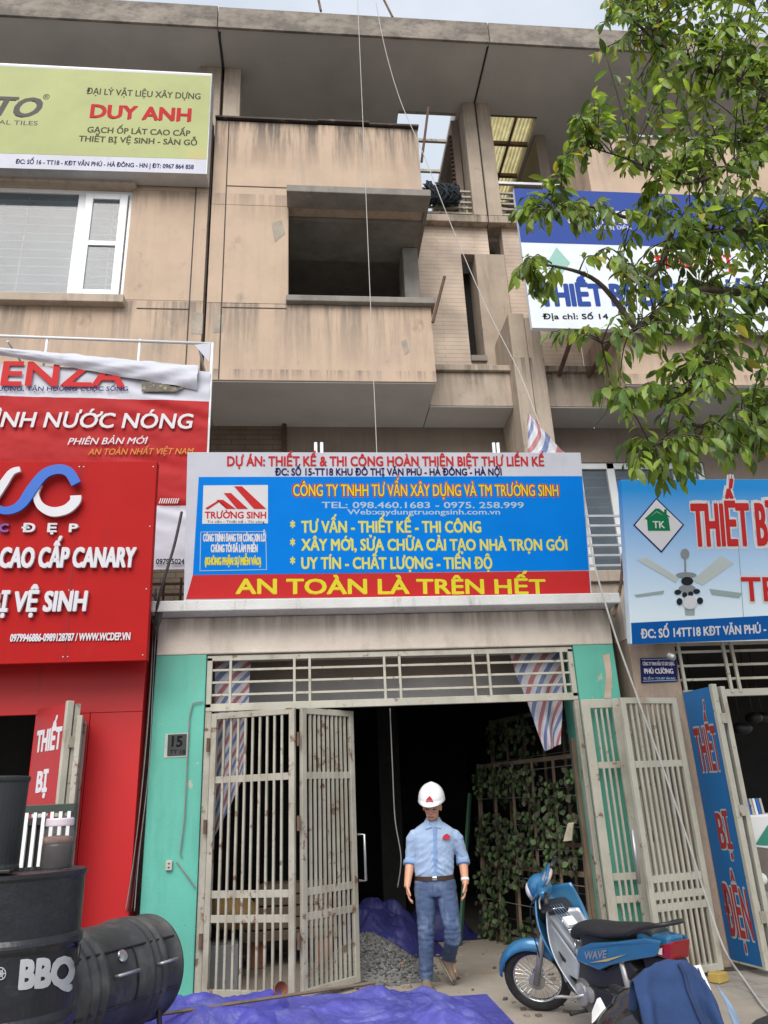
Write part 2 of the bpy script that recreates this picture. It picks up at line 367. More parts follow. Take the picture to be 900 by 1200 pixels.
def text_verts(body, bold, shear, bx=1.0):
    """outline of a line of text; weight is added by stacking slightly shifted copies of the outline"""
    raw = body; HO = dict(zip('ƠỜỚỞỠỢơờớởỡợ', 'OÒÓỎÕỌoòóỏõọ'))
    body = ''.join(HO.get(ch, ch) for ch in raw)
    horns = []
    for i, ch in enumerate(raw):
        if ch in HO:
            q = text_verts(body[:i]+('O' if ch.isupper() else 'o'), 0, shear); horns.append((max(v.co.x for v in q.verts), ch.isupper())); q.free()
    cu = bpy.data.curves.new('t', 'FONT'); cu.body = body; cu.size = 1; cu.shear = shear; cu.resolution_u = 3
    o = bpy.data.objects.new('t', cu); COL.objects.link(o)
    dg = bpy.context.evaluated_depsgraph_get(); ev = o.evaluated_get(dg)
    me = bpy.data.meshes.new_from_object(ev)
    if horns:
        hb_ = bmesh.new(); hb_.from_mesh(me); ch_ = CAPH
        for xr_, up_ in horns:
            hh = ch_ if up_ else ch_*.74
            P_ = [(xr_-.12, hh*.84), (xr_-.06, hh*.74), (xr_+.09, hh*.92), (xr_+.095, hh*1.1), (xr_+.02, hh*1.1), (xr_+.02, hh*.95)]
            hb_.faces.new([hb_.verts.new((x+shear*y, y, .0005)) for x, y in P_])
        hb_.to_mesh(me); hb_.free()
    bm = bmesh.new()
    if bold:
        for k in range(8):
            a = k*math.pi/4; f = bold*(1.0 if k % 2 == 0 else 1.2)
            me2 = me.copy(); me2.transform(Matrix.Translation((f*bx*math.cos(a), f*math.sin(a), -.004*k))); bm.from_mesh(me2); bpy.data.meshes.remove(me2)
    else: bm.from_mesh(me)
    bpy.data.objects.remove(o); bpy.data.curves.remove(cu); bpy.data.meshes.remove(me)
    return bm
def bbox(bm):
    xs = [v.co.x for v in bm.verts]; return min(xs), max(xs)
CAPH = .7
_b = text_verts('H', 0, 0); CAPH = max(v.co.y for v in _b.verts); _b.free()
def T(pl, parent, body, x0, x1, y, cap, m, bold=.02, shear=0, w=.005, t=.005, fit=None, align='L', y1=None, name='lettering'):
    """set a line of lettering: from photo x0 to x1 on baseline y, capital height cap (photo pixels)"""
    bold *= .68 if t < .007 else .8
    u0, v0 = pl.uv(x0, y); u1, v1 = pl.uv(x1, y if y1 is None else y1); _, vt = pl.uv(x0, y-cap)
    h = (vt-v0)
    bm = text_verts(fit or body, 0, shear); a, b = bbox(bm); bm.free()
    bx = max(.6, min(2.6, (h/CAPH)/((u1-u0)/(b-a))))            # keep strokes even when letters are condensed
    bm = text_verts(body, bold, shear, bx); a, b = bbox(bm)
    if fit:
        q = text_verts(fit, bold, shear, bx); fa, fb = bbox(q); q.free(); sx = (u1-u0)/(fb-fa)
        u_at = (u0 - a*sx) if align == 'L' else (u1 - b*sx)
    else: sx = (u1-u0)/(b-a); u_at = u0 - a*sx
    sy = h/CAPH; sl = (v1-v0)/(u1-u0)
    off = world_of(parent)
    flat = t < .007
    if not flat:
        r = bmesh.ops.extrude_face_region(bm, geom=bm.faces[:])
        for g in r['geom']:
            if isinstance(g, bmesh.types.BMVert): g.co.z += 1
    for v in bm.verts:
        u = u_at + v.co.x*sx; vv = v0 + v.co.y*sy + (u-u0)*sl
        v.co = pl.P(u, vv, w + v.co.z*.05 if flat else w + (t*v.co.z if v.co.z > .5 else 0)) - off
    me = bpy.data.meshes.new(name); bm.to_mesh(me); bm.free(); me.materials.append(m)
    o = bpy.data.objects.new(name, me); COL.objects.link(o); o.parent = parent; WL[o.name] = V((0, 0, 0)); return o

# =================================================================== GROUND
m_pave = brickmat('grey paving', (.36,.325,.285), (.33,.295,.255), (.2,.18,.155), .4, .4, .006, 'xy', .9, .3)
m_yard = mat('dusty concrete floor', (.34,.295,.245), .95, .16, 1.6, .3, 30, layers=[((.34,.19,.14), (1.1,1.1,1.1), .56, .68, .65), ((.2,.175,.15), 4, .58, .76, .5), ((.45,.41,.36), 7, .6, .8, .35)])
m_road = mat('asphalt', (.055,.055,.056), .95, .2, 2, .4, 120)
def struct(mb, name, m, **k): return tag(mb.build(name, m, None, **k), kind='structure')
struct(MB().box(-300, 300, -300, 300, -.6, -.20), 'ground', mat('open ground', (.2,.18,.16), .95, .2, .3))
struct(MB().box(-120, 120, -9, .6, -.195, -.14), 'road', m_road)
struct(MB().box(-60, 60, .6, .78, -.195, .008), 'kerb', m_cap, bevel=.02)
struct(MB().box(-60, 60, .78, 7.3, -.195, -.004), 'pavement', m_pave)
struct(MB().box(-1.44, 3.08, 9.6, 15.2, -.003, .004), 'house_floor', mat('darkened dusty floor', (.10,.09,.08), .95, .2, 2))  # inner floor colour darkened to stand in for indoor shade
struct(MB().box(-1.6, 3.25, 5.0, 9.6, -.003, .004), 'yard_floor', m_yard)

# =================================================================== CENTRE TOWNHOUSE
YF, YB, YW = 7.45, 8.9, 10.2       # ground floor front, upper bay front, recessed wall
XL, XR = -1.36, 3.10               # party lines
house = thing('townhouse', 'unfinished beige townhouse with green gate pillars and an open window hole', 'house', (.9, 9, 0))
Hc = lambda mb, n, m, **k: mb.build(n, m, house, **k)
# ground floor extension
Hc(MB().box(-1.45, -.975, YF, 7.95, 0, 2.90), 'pillar', m_green, bevel=.008)
Hc(MB().box(2.665, 3.085, YF, 7.95, 0, 2.90), 'pillar', m_green, bevel=.008)
mb = MB(); pl = Plane((2.665, YF, 0))
pl.poly(mb, [(706,768),(710,790),(708,818),(716,818),(717,790),(714,766)], .001, .004); Hc(mb, 'render_patch', m_patch)
Hc(MB().box(-1.45, 3.09, YF, 7.95, 2.903, 3.265), 'beam', m_beam, bevel=.012)
Hc(MB().box(-1.48, 3.13, 7.2, 10.15, 3.268, 3.375), 'slab', m_cap, bevel=.01)
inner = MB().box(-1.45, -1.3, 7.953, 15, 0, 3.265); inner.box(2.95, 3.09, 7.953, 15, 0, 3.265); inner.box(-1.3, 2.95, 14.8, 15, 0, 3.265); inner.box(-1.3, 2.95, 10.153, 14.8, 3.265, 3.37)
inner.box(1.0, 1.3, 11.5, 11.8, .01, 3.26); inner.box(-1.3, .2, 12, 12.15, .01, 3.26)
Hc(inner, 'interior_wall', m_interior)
Hc(MB().box(-1.29, 2.94, 8.3, 8.5, A(450,824,8.3).z, A(450,795,8.3).z), 'lintel', m_white_in)
Hc(MB().box(-1.29, 2.94, 8.25, 8.6, A(450,795,8.3).z+.004, 3.26), 'ceiling_beam', mat('dusty beam', (.36,.29,.23), .9, .15, 2))
# bay: openings kept by butted boxes
zb0, zs, zp = 6.80, 8.02, 11.37
zh = A(420, 219, YB-.34).z-.09     # bay bottom, sill, window head, parapet top
xbL, xw, xbR = XL, -.245, 1.765
bay = MB()
bay.box(xbL, xbR, YB, YB+.2, zb0, zs); bay.box(xbL, xw, YB, YB+.2, zs, zh); bay.box(xbL, xbR, YB, YB+.2, zh, zp)
bay.box(xbR-.2, xbR, YB+.2, YW, zb0, zs); bay.box(xbR-.2, xbR, YB+.2, YW, zh, zp-.004)
bay.box(xbL, xbL+.2, YB+.2, YW+2, zs, zp-.004)
Hc(bay, 'bay_wall', m_plaster, bevel=.01)
Hc(MB().box(xbL, xbR-.01, YB+.02, YW, zb0-.015, zb0-.003), 'soffit', m_soffit)
Hc(MB().box(xbL+.2, xbR-.2, YB+.2, 13.6, zs-.3, zs-.1), 'bay_floor', m_concrete)
Hc(MB().box(xbL+.2, xbR+.02, YB+.2, 13.6, zh+.13, zh+.25), 'room_ceiling', m_concrete)
room = MB().box(xbL+.2, 1.9, 13.0, 13.2, zs, zh+.13); room.box(xbL+.2, xbL+.3, YB+.21, 13, zs, zh+.12); room.box(1.62, 1.8, YW+.05, 13, zs, zh+.12)
Hc(room, 'room_wall', m_concrete)
dk = MB().box(.15, .75, 12.9, 12.99, zs, zs+1.5); dk.box(1.2, 1.6, 12.9, 12.99, zs, zs+1.5)
Hc(dk, 'doorway', m_dark)
# concrete corner hood, sill and set-back pier round the open corner window
Hc(MB().box(xw-.02, xbR+.06, YB-.34, YB-.003, zh-.03, zh+.09), 'window_hood', m_concrete, bevel=.01)
Hc(MB().box(xbR+.003, xbR+.06, YB, YW-.01, zh-.03, zh+.09), 'window_hood', m_concrete, bevel=.01)
hb = MB().box(xw, xbR-.003, YB+.205, YW-.2, zh-.06, zh+.12); Hc(hb, 'hood_underside', m_concrete)
Hc(MB().box(1.52, 1.76, 9.62, 10.15, zs+.06, zh-.07), 'corner_pier', m_concrete, bevel=.01)
Hc(MB().box(xw-.03, xbR+.05, YB-.09, YB+.35, zs+.002, zs+.1), 'window_sill', m_concrete, bevel=.012)
# panel joints in the plaster
jt = MB()
def vj(px, y0, y1, Y=YB, wd=.014):
    a = A(px, (y0+y1)/2, Y).x; jt.box(a-wd/2, a+wd/2, Y-.0035, Y+.001, A(px, y1, Y).z, A(px, y0, Y).z)
xj = A(262, 300, YB).x
jt.box(xj-.008, xj+.008, YB-.0035, YB+.001, zb0+.01, zp-.02)
for py in (219, 361): 
    z = A(300, py, YB).z; jt.box(xj+.008, xw-.02, YB-.0035, YB+.001, z-.009, z+.009)
Hc(jt, 'plaster_joint', m_joint)
# soot stains: irregular streaks below the parapet, real marks on the plaster
# flashing along the parapet
fl = MB()
for a, b, dz in ((-1.36, .2, .0), (.2, 1.0, .02), (1.0, 1.78, -.01)):
    fl.hexa([(a, YB-.05, zp+.02+dz), (b, YB-.06, zp+.01+dz), (b, YB+.22, zp+.045+dz), (a, YB+.22, zp+.05+dz),
             (a, YB-.05, zp+.05+dz), (b, YB-.06, zp+.045+dz), (b, YB+.22, zp+.075+dz), (a, YB+.22, zp+.075+dz)])
Hc(fl, 'flashing', mat('dark flashing', (.05,.036,.03), .8, .35, 6, layers=[((.25,.22,.19), (3,3,9), .6, .7, .6)]))
# recessed wall with brick tiles, slot windows beside a pier
zl = 10.62
pierx0, pierx1 = A(561, 360, YW).x, A(590, 360, YW).x
sx0 = A(546, 360, YW).x
zs0, zs1 = A(560, 418, YW).z, A(556, 298, YW).z
br = MB(); br.box(xbR, sx0, YW, YW+.2, 7.4, zl); br.box(sx0, 3.097, YW, YW+.2, zs1, zl); br.box(sx0, pierx0+.06, YW+.0, YW+.2, 7.4, zs0)
Hc(br, 'brick_wall', m_brick)
Hc(MB().box(sx0, 3.095, YW+.5, YW+.6, 7.4, zs1), 'slot_window', m_dark)
Hc(MB().box(pierx0+.02, A(598, 360, YW).x, YW-.02, YW+.49, 7.4, zs1-.003), 'pier', m_plaster_old, bevel=.008)
Hc(MB().box(sx0, pierx0+.04, YW-.05, YW-.003, zs0-.1, zs0), 'slot_sill', m_concrete)
Hc(MB().box(xbR+.01, 3.097, YW-.14, YW+.3, zl+.003, zl+.15), 'ledge', m_plaster_old, bevel=.012)
# balcony parapet below the brick wall
yb = 9.55
Hc(MB().box(xbR+.005, 3.0, yb, yb+.18, zb0, 7.36), 'balcony_parapet', m_plaster_old, bevel=.01)
Hc(MB().box(xbR+.005, 3.03, yb-.06, yb+.24, 7.363, 7.46), 'balcony_cap', m_plaster_old, bevel=.01)
Hc(MB().box(xbR+.003, 3.0, yb+.01, YW, zb0-.015, zb0-.004), 'balcony_soffit', m_soffit)
Hc(MB().box(xbR, 3.0, yb+.18, YW+.2, zb0, zb0+.1), 'balcony_floor', m_concrete)
# first floor wall under the bay
w1 = MB().box(-.35, 3.1, YW, YW+.2, 3.38, zb0-.015); Hc(w1, 'first_floor_wall', m_brown)
Hc(MB().box(-1.4, -.36, YW-.02, YW+.18, 3.38, zb0-.015), 'first_floor_brickwork', m_brickbrown)
Hc(MB().tube([(-.33, YW-.08, 3.38), (-.33, YW-.08, zb0-.015)], .035, 8), 'downpipe', m_rust, smooth=True)
# party fin
Hc(MB().box(3.0, 3.235, 9.3, YW+.1, 3.38, A(608, 367, 9.3).z), 'party_fin', m_plaster_old, bevel=.012)
# third floor
zr, zrt = 13.36, 13.80
Hc(MB().box(2.86, 3.098, 10.06, 10.45, zl+.15, zr), 'column', m_plaster_old, bevel=.01)
Hc(MB().box(XL+.003, XL+.28, 9.6, 9.9, zp-.3, zr), 'column', m_plaster_old, bevel=.01)
rf = MB(); rf.box(XL-.03, XR, YB, 10.3, zr, zrt-.02); rf.box(XL-.03, 1.72, 10.3, 14.2, zr, zrt-.02); rf.box(2.80, XR, 10.3, 14.2, zr, zrt-.02); rf.box(1.72, 2.8, 13.3, 14.2, zr, zrt-.02)
Hc(rf, 'roof_slab', m_soffit)
Hc(MB().box(XL-.03, XR-.002, YB-.05, YB-.003, zr-.03, zrt), 'fascia', m_fascia, bevel=.008)
pg = MB()
for yy in (10.36, 11.0, 11.75, 12.5): Hc(MB().bar((1.72, yy, zr+.05), (2.8, yy, zr+.05), .05, .06), 'pergola_bar', m_cream2)
tw = MB().box(XL, 1.55, 13.6, 13.8, zl+.15, zr); tw.box(2.72, 2.84, 10.46, 13.6, zl+.15, zr-.003)
Hc(tw, 'terrace_wall', m_brown)
lv = MB()
for k in range(22): lv.bar((2.69, 10.5, zl+.3+k*.1), (2.69, 13.0, zl+.3+k*.1), .05, .03)
Hc(lv, 'louvre', m_timber)
rl = MB()
for k in range(5): rl.bar((xbR+.05, 10.15, zl+.25+k*.12), (2.86, 10.15, zl+.25+k*.12), .03, .035)
for x in (1.95, 2.3, 2.7): rl.bar((x, 10.19, zl+.15), (x, 10.19, zl+.8), .03, .03)
Hc(rl, 'railing', m_cream2)
Hc(MB().box(xbL+.2, 3.09, YW+.2, 13.6, zl-.1, zl+.1), 'terrace_floor', m_concrete)
# crack lines along the party joints on facade and under roof
def crack(pts, wd, name, parent, m=m_crack):
    mb = MB(); mb.tube(pts, wd, 5); return mb.build(name, m, parent)
crack([(XL-.03+.012*fbm((0, 0, z), 2), YB-.0, z) for z in [zb0+.02+i*.12 for i in range(38)]], .011, 'joint_crack', house)
crack([(XL-.02+.02*fbm((y, 0, 0), 3), y, zr+.0) for y in [8.95+i*.1 for i in range(40)]], .022, 'joint_crack', house)
crack([(XR-.01, y, zr+.0) for y in [8.95+i*.1 for i in range(12)]], .018, 'joint_crack', house)
crack([(XR-.006, 10.055, zl+.16), (XR-.006, 10.055, zr-.01)], .012, 'joint_crack', house)

m_rep = mat('grey repair render', (.36,.315,.26), .95, .2, 5, .3, 60, layers=[((.22,.2,.175), 7, .5, .7, .5)])
for pts in ([(226,366),(238,367),(238,392),(224,391)], [(252,368),(262,369),(261,389),(250,390)], [(318,262),(330,258),(334,274),(322,284)], [(470,340+60),(476,398),(480,412),(474,416)]):
    pl_ = Plane((0, YB-.0005, 7)); mb = MB(); pl_.poly(mb, pts, .0005, .003); Hc(mb, 'repair_patch', m_rep)
# transom grille of the centre house
zt0, zt1 = 2.40, 2.90
gr = MB(); gx0, gx1 = -.97, 2.66; yg = YF+.05
gr.bar((gx0, yg, zt1-.035), (gx1, yg, zt1-.035), .05, .05); gr.bar((gx0, yg, zt0), (gx1, yg, zt0), .05, .07)
for x in (gx0+.025, gx1-.025): gr.bar((x, yg, zt0), (x, yg, zt1-.03), .05, .05)
for k in range(1, 4): gr.bar((gx0, yg, zt0+k*(zt1-zt0-.03)/4), (gx1, yg, zt0+k*(zt1-zt0-.03)/4), .022, .022)
for px in (270, 345, 363, 451, 469, 556, 574, 661):
    x = A(px, 800, yg).x; gr.bar((x, yg-.012, zt0), (x, yg-.012, zt1-.03), .025, .025)
Hc(gr, 'transom_grille', m_cream, bevel=.003)
Hc(MB().box(gx0, gx0+.06, YF+.02, YF+.09, 0, zt0-.04), 'gate_post', m_cream2, bevel=.004)
Hc(MB().box(gx1-.05, gx1, YF+.02, YF+.09, 0, zt0-.04), 'gate_post', m_cream2, bevel=.004)

# =================================================================== LEFT TOWNHOUSE
lh = thing('townhouse', 'beige townhouse with white window and red shop front at left', 'house', (-3.6, 9, 0))
Lc = lambda mb, n, m, **k: mb.build(n, m, lh, **k)
wx0, wx1, wz0, wz1 = -5.2, -2.49, 8.04, 9.96
lw = MB(); lw.box(-6.5, XL-.045, YB, YB+.2, zb0, wz0); lw.box(-6.5, wx0, YB, YB+.2, wz0, wz1); lw.box(wx1, XL-.045, YB, YB+.2, wz0, wz1); lw.box(-6.5, XL-.045, YB, YB+.2, wz1, zp)
lw.box(XL-.25, XL-.046, YB+.2, 13.6, zb0, zp-.004)
Lc(lw, 'wall', m_plaster, bevel=.01)
Lc(MB().box(-6.5, XL-.05, YB+.01, YW+.02, zb0-.015, zb0-.003), 'soffit', m_soffit)
Lc(MB().box(-6.5, XL-.05, YW+.03, YW+.2, 3.4, zb0-.015), 'first_floor_wall', m_brickbrown)
Lc(MB().box(-6.5, XL-.05, 7.3, YW, 3.28, 3.4), 'slab', m_concrete)
jt = MB(); a = A(224, 320, YB).x
jt.box(a-.008, a+.008, YB-.0035, YB+.001, zb0+.01, zp-.05)
z = A(190, 362, YB).z; jt.box(wx1+.2, a-.008, YB-.0035, YB+.001, z-.009, z+.009)
Lc(jt, 'plaster_joint', m_joint)
Lc(MB().box(wx0-.1, wx1+.06, YB-.1, YB+.1, wz1+.002, wz1+.12), 'lintel', m_plaster_old, bevel=.01)
Lc(MB().box(wx0-.1, wx1+.05, YB-.13, YB+.1, wz0-.13, wz0-.003), 'sill', m_plaster_old, bevel=.01)
# window: fixed light + divided casement, bars and pale blind behind
wf = MB(); yv = YB+.05; sxm = -3.2
wf.box(wx0, wx1, yv, yv+.06, wz0, wz0+.06); wf.box(wx0, wx1, yv, yv+.06, wz1-.07, wz1); wf.box(wx1-.05, wx1, yv, yv+.06, wz0+.06, wz1-.07); wf.box(sxm-.05, sxm+.05, yv, yv+.06, wz0+.06, wz1-.07); wf.box(wx0, wx0+.06, yv, yv+.06, wz0+.06, wz1-.07)
win = Lc(wf, 'window', m_upvc, bevel=.006)
sh = MB(); s0, s1, q0, q1 = sxm+.06, wx1-.06, wz0+.07, wz1-.08; ys = YB+.01
sh.box(s0, s0+.11, ys, ys+.05, q0, q1); sh.box(s1-.11, s1, ys, ys+.05, q0, q1); sh.box(s0+.11, s1-.11, ys, ys+.05, q0, q0+.1); sh.box(s0+.11, s1-.11, ys, ys+.05, q1-.1, q1); zm = (q0+q1)/2; sh.box(s0+.11, s1-.11, ys, ys+.05, zm-.04, zm+.04)
sh.build('casement', m_upvc, win, bevel=.006)
gp = MB().box(wx0+.06, sxm-.05, yv+.025, yv+.032, wz0+.06, wz1-.07); gp.box(s0+.11, s1-.11, ys+.022, ys+.028, q0+.1, zm-.04); gp.box(s0+.11, s1-.11, ys+.022, ys+.028, zm+.04, q1-.1)
gp.build('pane', m_glass, win)
bb = MB()
for k in range(13): bb.bar((wx0, yv+.16, wz0+.1+k*.145), (wx1, yv+.16, wz0+.1+k*.145), .014, .014)
for x in (-4.0, -3.1, -2.8): bb.bar((x, yv+.18, wz0), (x, yv+.18, wz1), .015, .02)
bb.build('window_bar', m_white, win)
Lc(MB().box(wx0-.1, wx1+.1, YB+1.2, YB+1.3, wz0-.3, wz1+.3), 'room_wall', mat('pale room wall', (.13,.145,.155), .9, .5, .9))
rf = MB().box(-6.5, XL-.045, YB, 14, zr, zrt); Lc(rf, 'roof_slab', m_soffit)
Lc(MB().box(-6.5, XL-.045, YB-.05, YB-.003, zr-.03, zrt+.02), 'fascia', m_fascia, bevel=.008)
Lc(MB().box(-1.78, XL-.05, 9.6, 9.9, zp-.3, zr), 'column', m_plaster_old, bevel=.01)
Lc(MB().box(-6.5, -1.5, 12.8, 13, zp-.4, zr), 'terrace_wall', m_brown)
# red shop front
ro_x, ro_z = -2.48, 2.38
rp = MB(); rp.box(-6.5, -1.53, YF-.05, YF, ro_z, 3.27); rp.box(ro_x, -2.0, YF-.05, YF, 0, ro_z-.003); rp.box(-1.995, -1.53, YF-.05, YF, 0, ro_z-.003); rp.box(-1.62, -1.53, YF, YF+.4, 0, 3.27)
Lc(rp, 'red_cladding', m_red, bevel=.004)
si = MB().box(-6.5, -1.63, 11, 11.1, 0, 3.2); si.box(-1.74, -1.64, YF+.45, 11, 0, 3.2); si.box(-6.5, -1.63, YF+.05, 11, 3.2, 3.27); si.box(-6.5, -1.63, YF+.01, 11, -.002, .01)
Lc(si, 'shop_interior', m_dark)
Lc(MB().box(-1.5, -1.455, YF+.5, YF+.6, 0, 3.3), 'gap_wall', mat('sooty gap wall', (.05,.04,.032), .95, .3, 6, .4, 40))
gx = MB().box(-1.53, -1.45, YF+.25, YF+.35, 0, 3.3); Lc(gx, 'gap_infill', mat('sooty timber', (.07,.055,.043), .95, .4, 5, .5, 40, layers=[((.03,.026,.022), (14,14,2), .5, .65, .7)]))
rg = MB()
for k in range(5): rg.bar((-2.4, 8.9, 3.5+k*.13), (-1.45, 8.9, 3.5+k*.13), .02, .03)
for x in (-2.2, -1.95, -1.7, -1.5): rg.bar((x, 8.93, 3.42), (x, 8.93, 4.1), .025, .025)
Lc(rg, 'balcony_railing', m_rust)

# =================================================================== RIGHT TOWNHOUSE
rh = thing('townhouse', 'beige townhouse behind the tree with blue ceiling fan shop sign', 'house', (5.6, 9, 0))
Rc = lambda mb, n, m, **k: mb.build(n, m, rh, **k)
xq = 4.44; X1 = XR+.012
bw = MB(); bw.box(xq, 9, YB, YB+.2, zb0, zp); bw.box(xq, xq+.2, YB+.2, YW, zb0, zp-.004)
Rc(bw, 'bay_wall', m_plaster, bevel=.01)
Rc(MB().box(xq+.01, 9, YB+.02, YW, zb0-.015, zb0-.003), 'soffit', m_soffit)
Rc(MB().box(3.24, xq-.005, yb+.01, YW, zb0-.015, zb0-.004), 'balcony_soffit', m_soffit)
Rc(MB().box(3.24, xq-.005, yb, yb+.18, zb0, 7.36), 'balcony_parapet', m_plaster_old, bevel=.01)
Rc(MB().box(3.24, xq-.005, yb-.06, yb+.24, 7.363, 7.46), 'balcony_cap', m_plaster_old, bevel=.01)
rw = MB().box(3.35, xq, YW, YW+.2, 7.4, zl); Rc(rw, 'brick_wall', m_brick)
Rc(MB().box(X1, 3.349, YW+.5, YW+.6, 7.4, zl), 'slot_window', m_dark)
Rc(MB().box(X1, xq, YW-.14, YW+.3, zl+.003, zl+.15), 'ledge', m_plaster_old, bevel=.012)
Rc(MB().box(3.24, 3.46, 9.3, YW+.1, 3.38, A(628, 372, 9.3).z), 'party_fin', m_plaster_old, bevel=.012)
Rc(MB().box(X1, 3.36, 10.06, 10.45, zl+.15, zr), 'column', m_plaster_old, bevel=.01)
rf = MB(); rf.box(X1, 9, YB, 10.3, zr, zrt-.02); rf.box(X1, 3.42, 10.3, 14.2, zr, zrt-.02); rf.box(4.34, 9, 10.3, 14.2, zr, zrt-.02); rf.box(3.42, 4.34, 13.6, 14.2, zr, zrt-.02)
Rc(rf, 'roof_slab', m_soffit)
Rc(MB().box(X1, 9, YB-.05, YB-.003, zr-.03, zrt), 'fascia', m_fascia, bevel=.008)
Rc(MB().box(4.40, 4.6, 10.7, 14, zl, zr), 'terrace_wall', m_brown)
Rc(MB().box(xq+.3, 9, 12.5, 12.7, zp-.3, zr), 'terrace_wall', m_brown)
Rc(MB().box(X1, 9, YW+.2, 13.6, zl-.1, zl+.1), 'terrace_floor', m_concrete)
pg = MB()
for yy in (10.33, 11.0, 11.8, 12.6): pg.bar((3.42, yy, zr+.06), (4.34, yy, zr+.06), .06, .08)
pg.bar((3.95, 10.3, zr+.02), (3.95, 13.6, zr+.02), .04, .05); Rc(pg, 'pergola_bar', m_timber)
cs = MB().grid(lambda u, v: V((3.42+.92*u, 10.3+3.3*v, zr+.2+.022*math.sin(u*80))), 90, 2)
Rc(cs, 'corrugated_sheet', mat('yellowed plastic sheet', (.36,.345,.29), .5, .25, 6, transl=.7, layers=[((.3,.24,.14), (18,.8,1), .52, .66, .7)]))
rl = MB()
for k in range(5): rl.bar((3.36, 10.15, zl+.25+k*.12), (xq, 10.15, zl+.25+k*.12), .03, .035)
Rc(rl, 'railing', m_cream2)
Rc(MB().bar((3.36, 10.1, zl+.9), (xq+.02, 10.1, zl+.9), .05, .05), 'handrail', m_steel)
rr = MB(); rr.bar((xq+.1, YB+.1, zp+.16), (9, YB+.1, zp+.16), .04, .04); rr.bar((xq+.1, YB+.1, zp+.06), (9, YB+.1, zp+.06), .03, .03)
for x in (4.6, 5.3, 6.0, 6.7): rr.bar((x, YB+.1, zp), (x, YB+.1, zp+.16), .03, .03)
Rc(rr, 'parapet_rail', m_steel)
# first floor of the right house: brown wall, white window, balcony rail
fw = MB(); fx0, fx1, fz0, fz1 = 4.05, 6.1, 4.2, 6.2
fw.box(3.46, fx0, YW, YW+.2, 3.4, zb0-.015); fw.box(fx0, fx1, YW, YW+.2, fz1, zb0-.015); fw.box(fx1, 9, YW, YW+.2, 3.4, zb0-.015)
Rc(fw, 'first_floor_wall', m_brick if False else m_brown)
ff = MB(); ff.box(fx0, fx0+.1, YW+.02, YW+.1, 3.5, fz1); ff.box(fx0+.5, fx0+.62, YW+.02, YW+.1, 3.5, fz1); ff.box(fx0, fx1, YW+.02, YW+.1, fz1-.1, fz1-.002)
for x in (4.95, 5.6, 6.0): ff.box(x, x+.1, YW+.02, YW+.1, 3.5, fz1-.1)
dw = Rc(ff, 'window', m_upvc, bevel=.005)
MB().box(fx0+.1, fx1, YW+.06, YW+.07, 3.5, fz1-.1).build('pane', m_glass, dw)
sg = MB()
for k in range(16): sg.bar((fx0, YW+.14, 3.6+k*.16), (fx1, YW+.14, 3.6+k*.16), .02, .02)
sg.build('window_bar', m_steel, dw)
Rc(MB().box(fx0-.2, fx1+.4, YW+1.2, YW+1.3, 3.4, 6.6), 'room_wall', m_interior)
rr = MB()
for k in range(6): rr.bar((3.47, 9.0, 4.2+k*.135), (7, 9.0, 4.2+k*.135), .025, .03)
for x in (3.5, 4.4, 5.3): rr.bar((x, 9.03, 4.1), (x, 9.03, 4.9), .03, .03)
Rc(rr, 'balcony_railing', m_steel)
Rc(MB().box(3.24, 9, 8.85, 9.2, 3.95, 4.1), 'balcony_edge', m_plaster_old, bevel=.01)
Rc(MB().box(3.24, 9, 8.9, 9.15, 3.41, 3.949), 'balcony_front', m_plaster_old)
# ground floor of the right house
Rc(MB().box(3.235, 3.72, YF-.03, 7.95, 0, 2.95), 'pillar', mat('grimy beige pillar', (.42,.32,.25), .92, .15, 1.6, .3, 70, layers=[((.2,.155,.125), (4,4,1.2), .46, .7, .65), (GRIME, 5, .62, .8, .5)]), bevel=.01)
Rc(MB().box(3.235, 9, YF, 7.95, 2.953, 3.4), 'beam', m_beam)
Rc(MB().box(3.095, 3.23, YF+.3, YF+.4, 0, 3.4), 'gap_infill', mat('dark gap wall', (.10,.08,.066), .95, .3, 4, .4, 40, layers=[((.04,.034,.03), (10,10,2), .5, .7, .7)]))  # dark brown infill with near-black streaks in the gap
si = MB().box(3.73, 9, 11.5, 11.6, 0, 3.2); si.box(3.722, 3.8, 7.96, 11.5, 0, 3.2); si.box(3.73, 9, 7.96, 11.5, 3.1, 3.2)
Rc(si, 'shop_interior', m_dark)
Rc(MB().box(4.75, 5.25, 10.6, 10.7, 1.5, 2.4), 'wall_panel', mat('grey wall panel', (.16,.165,.16), .8, .15, 2))
tg = MB(); gz0, gz1 = 2.38, 2.94
tg.bar((3.73, YF, gz0), (6.5, YF, gz0), .05, .07)
for z in (2.52, 2.66, 2.8, 2.92): tg.bar((3.73, YF, z), (6.5, YF, z), .022, .025)
for x in (3.76, 4.24, 4.33, 4.8, 4.9, 5.4): tg.bar((x, YF-.02, gz0), (x, YF-.02, gz1), .03, .03)
Rc(tg, 'transom_grille', m_cream, bevel=.003)

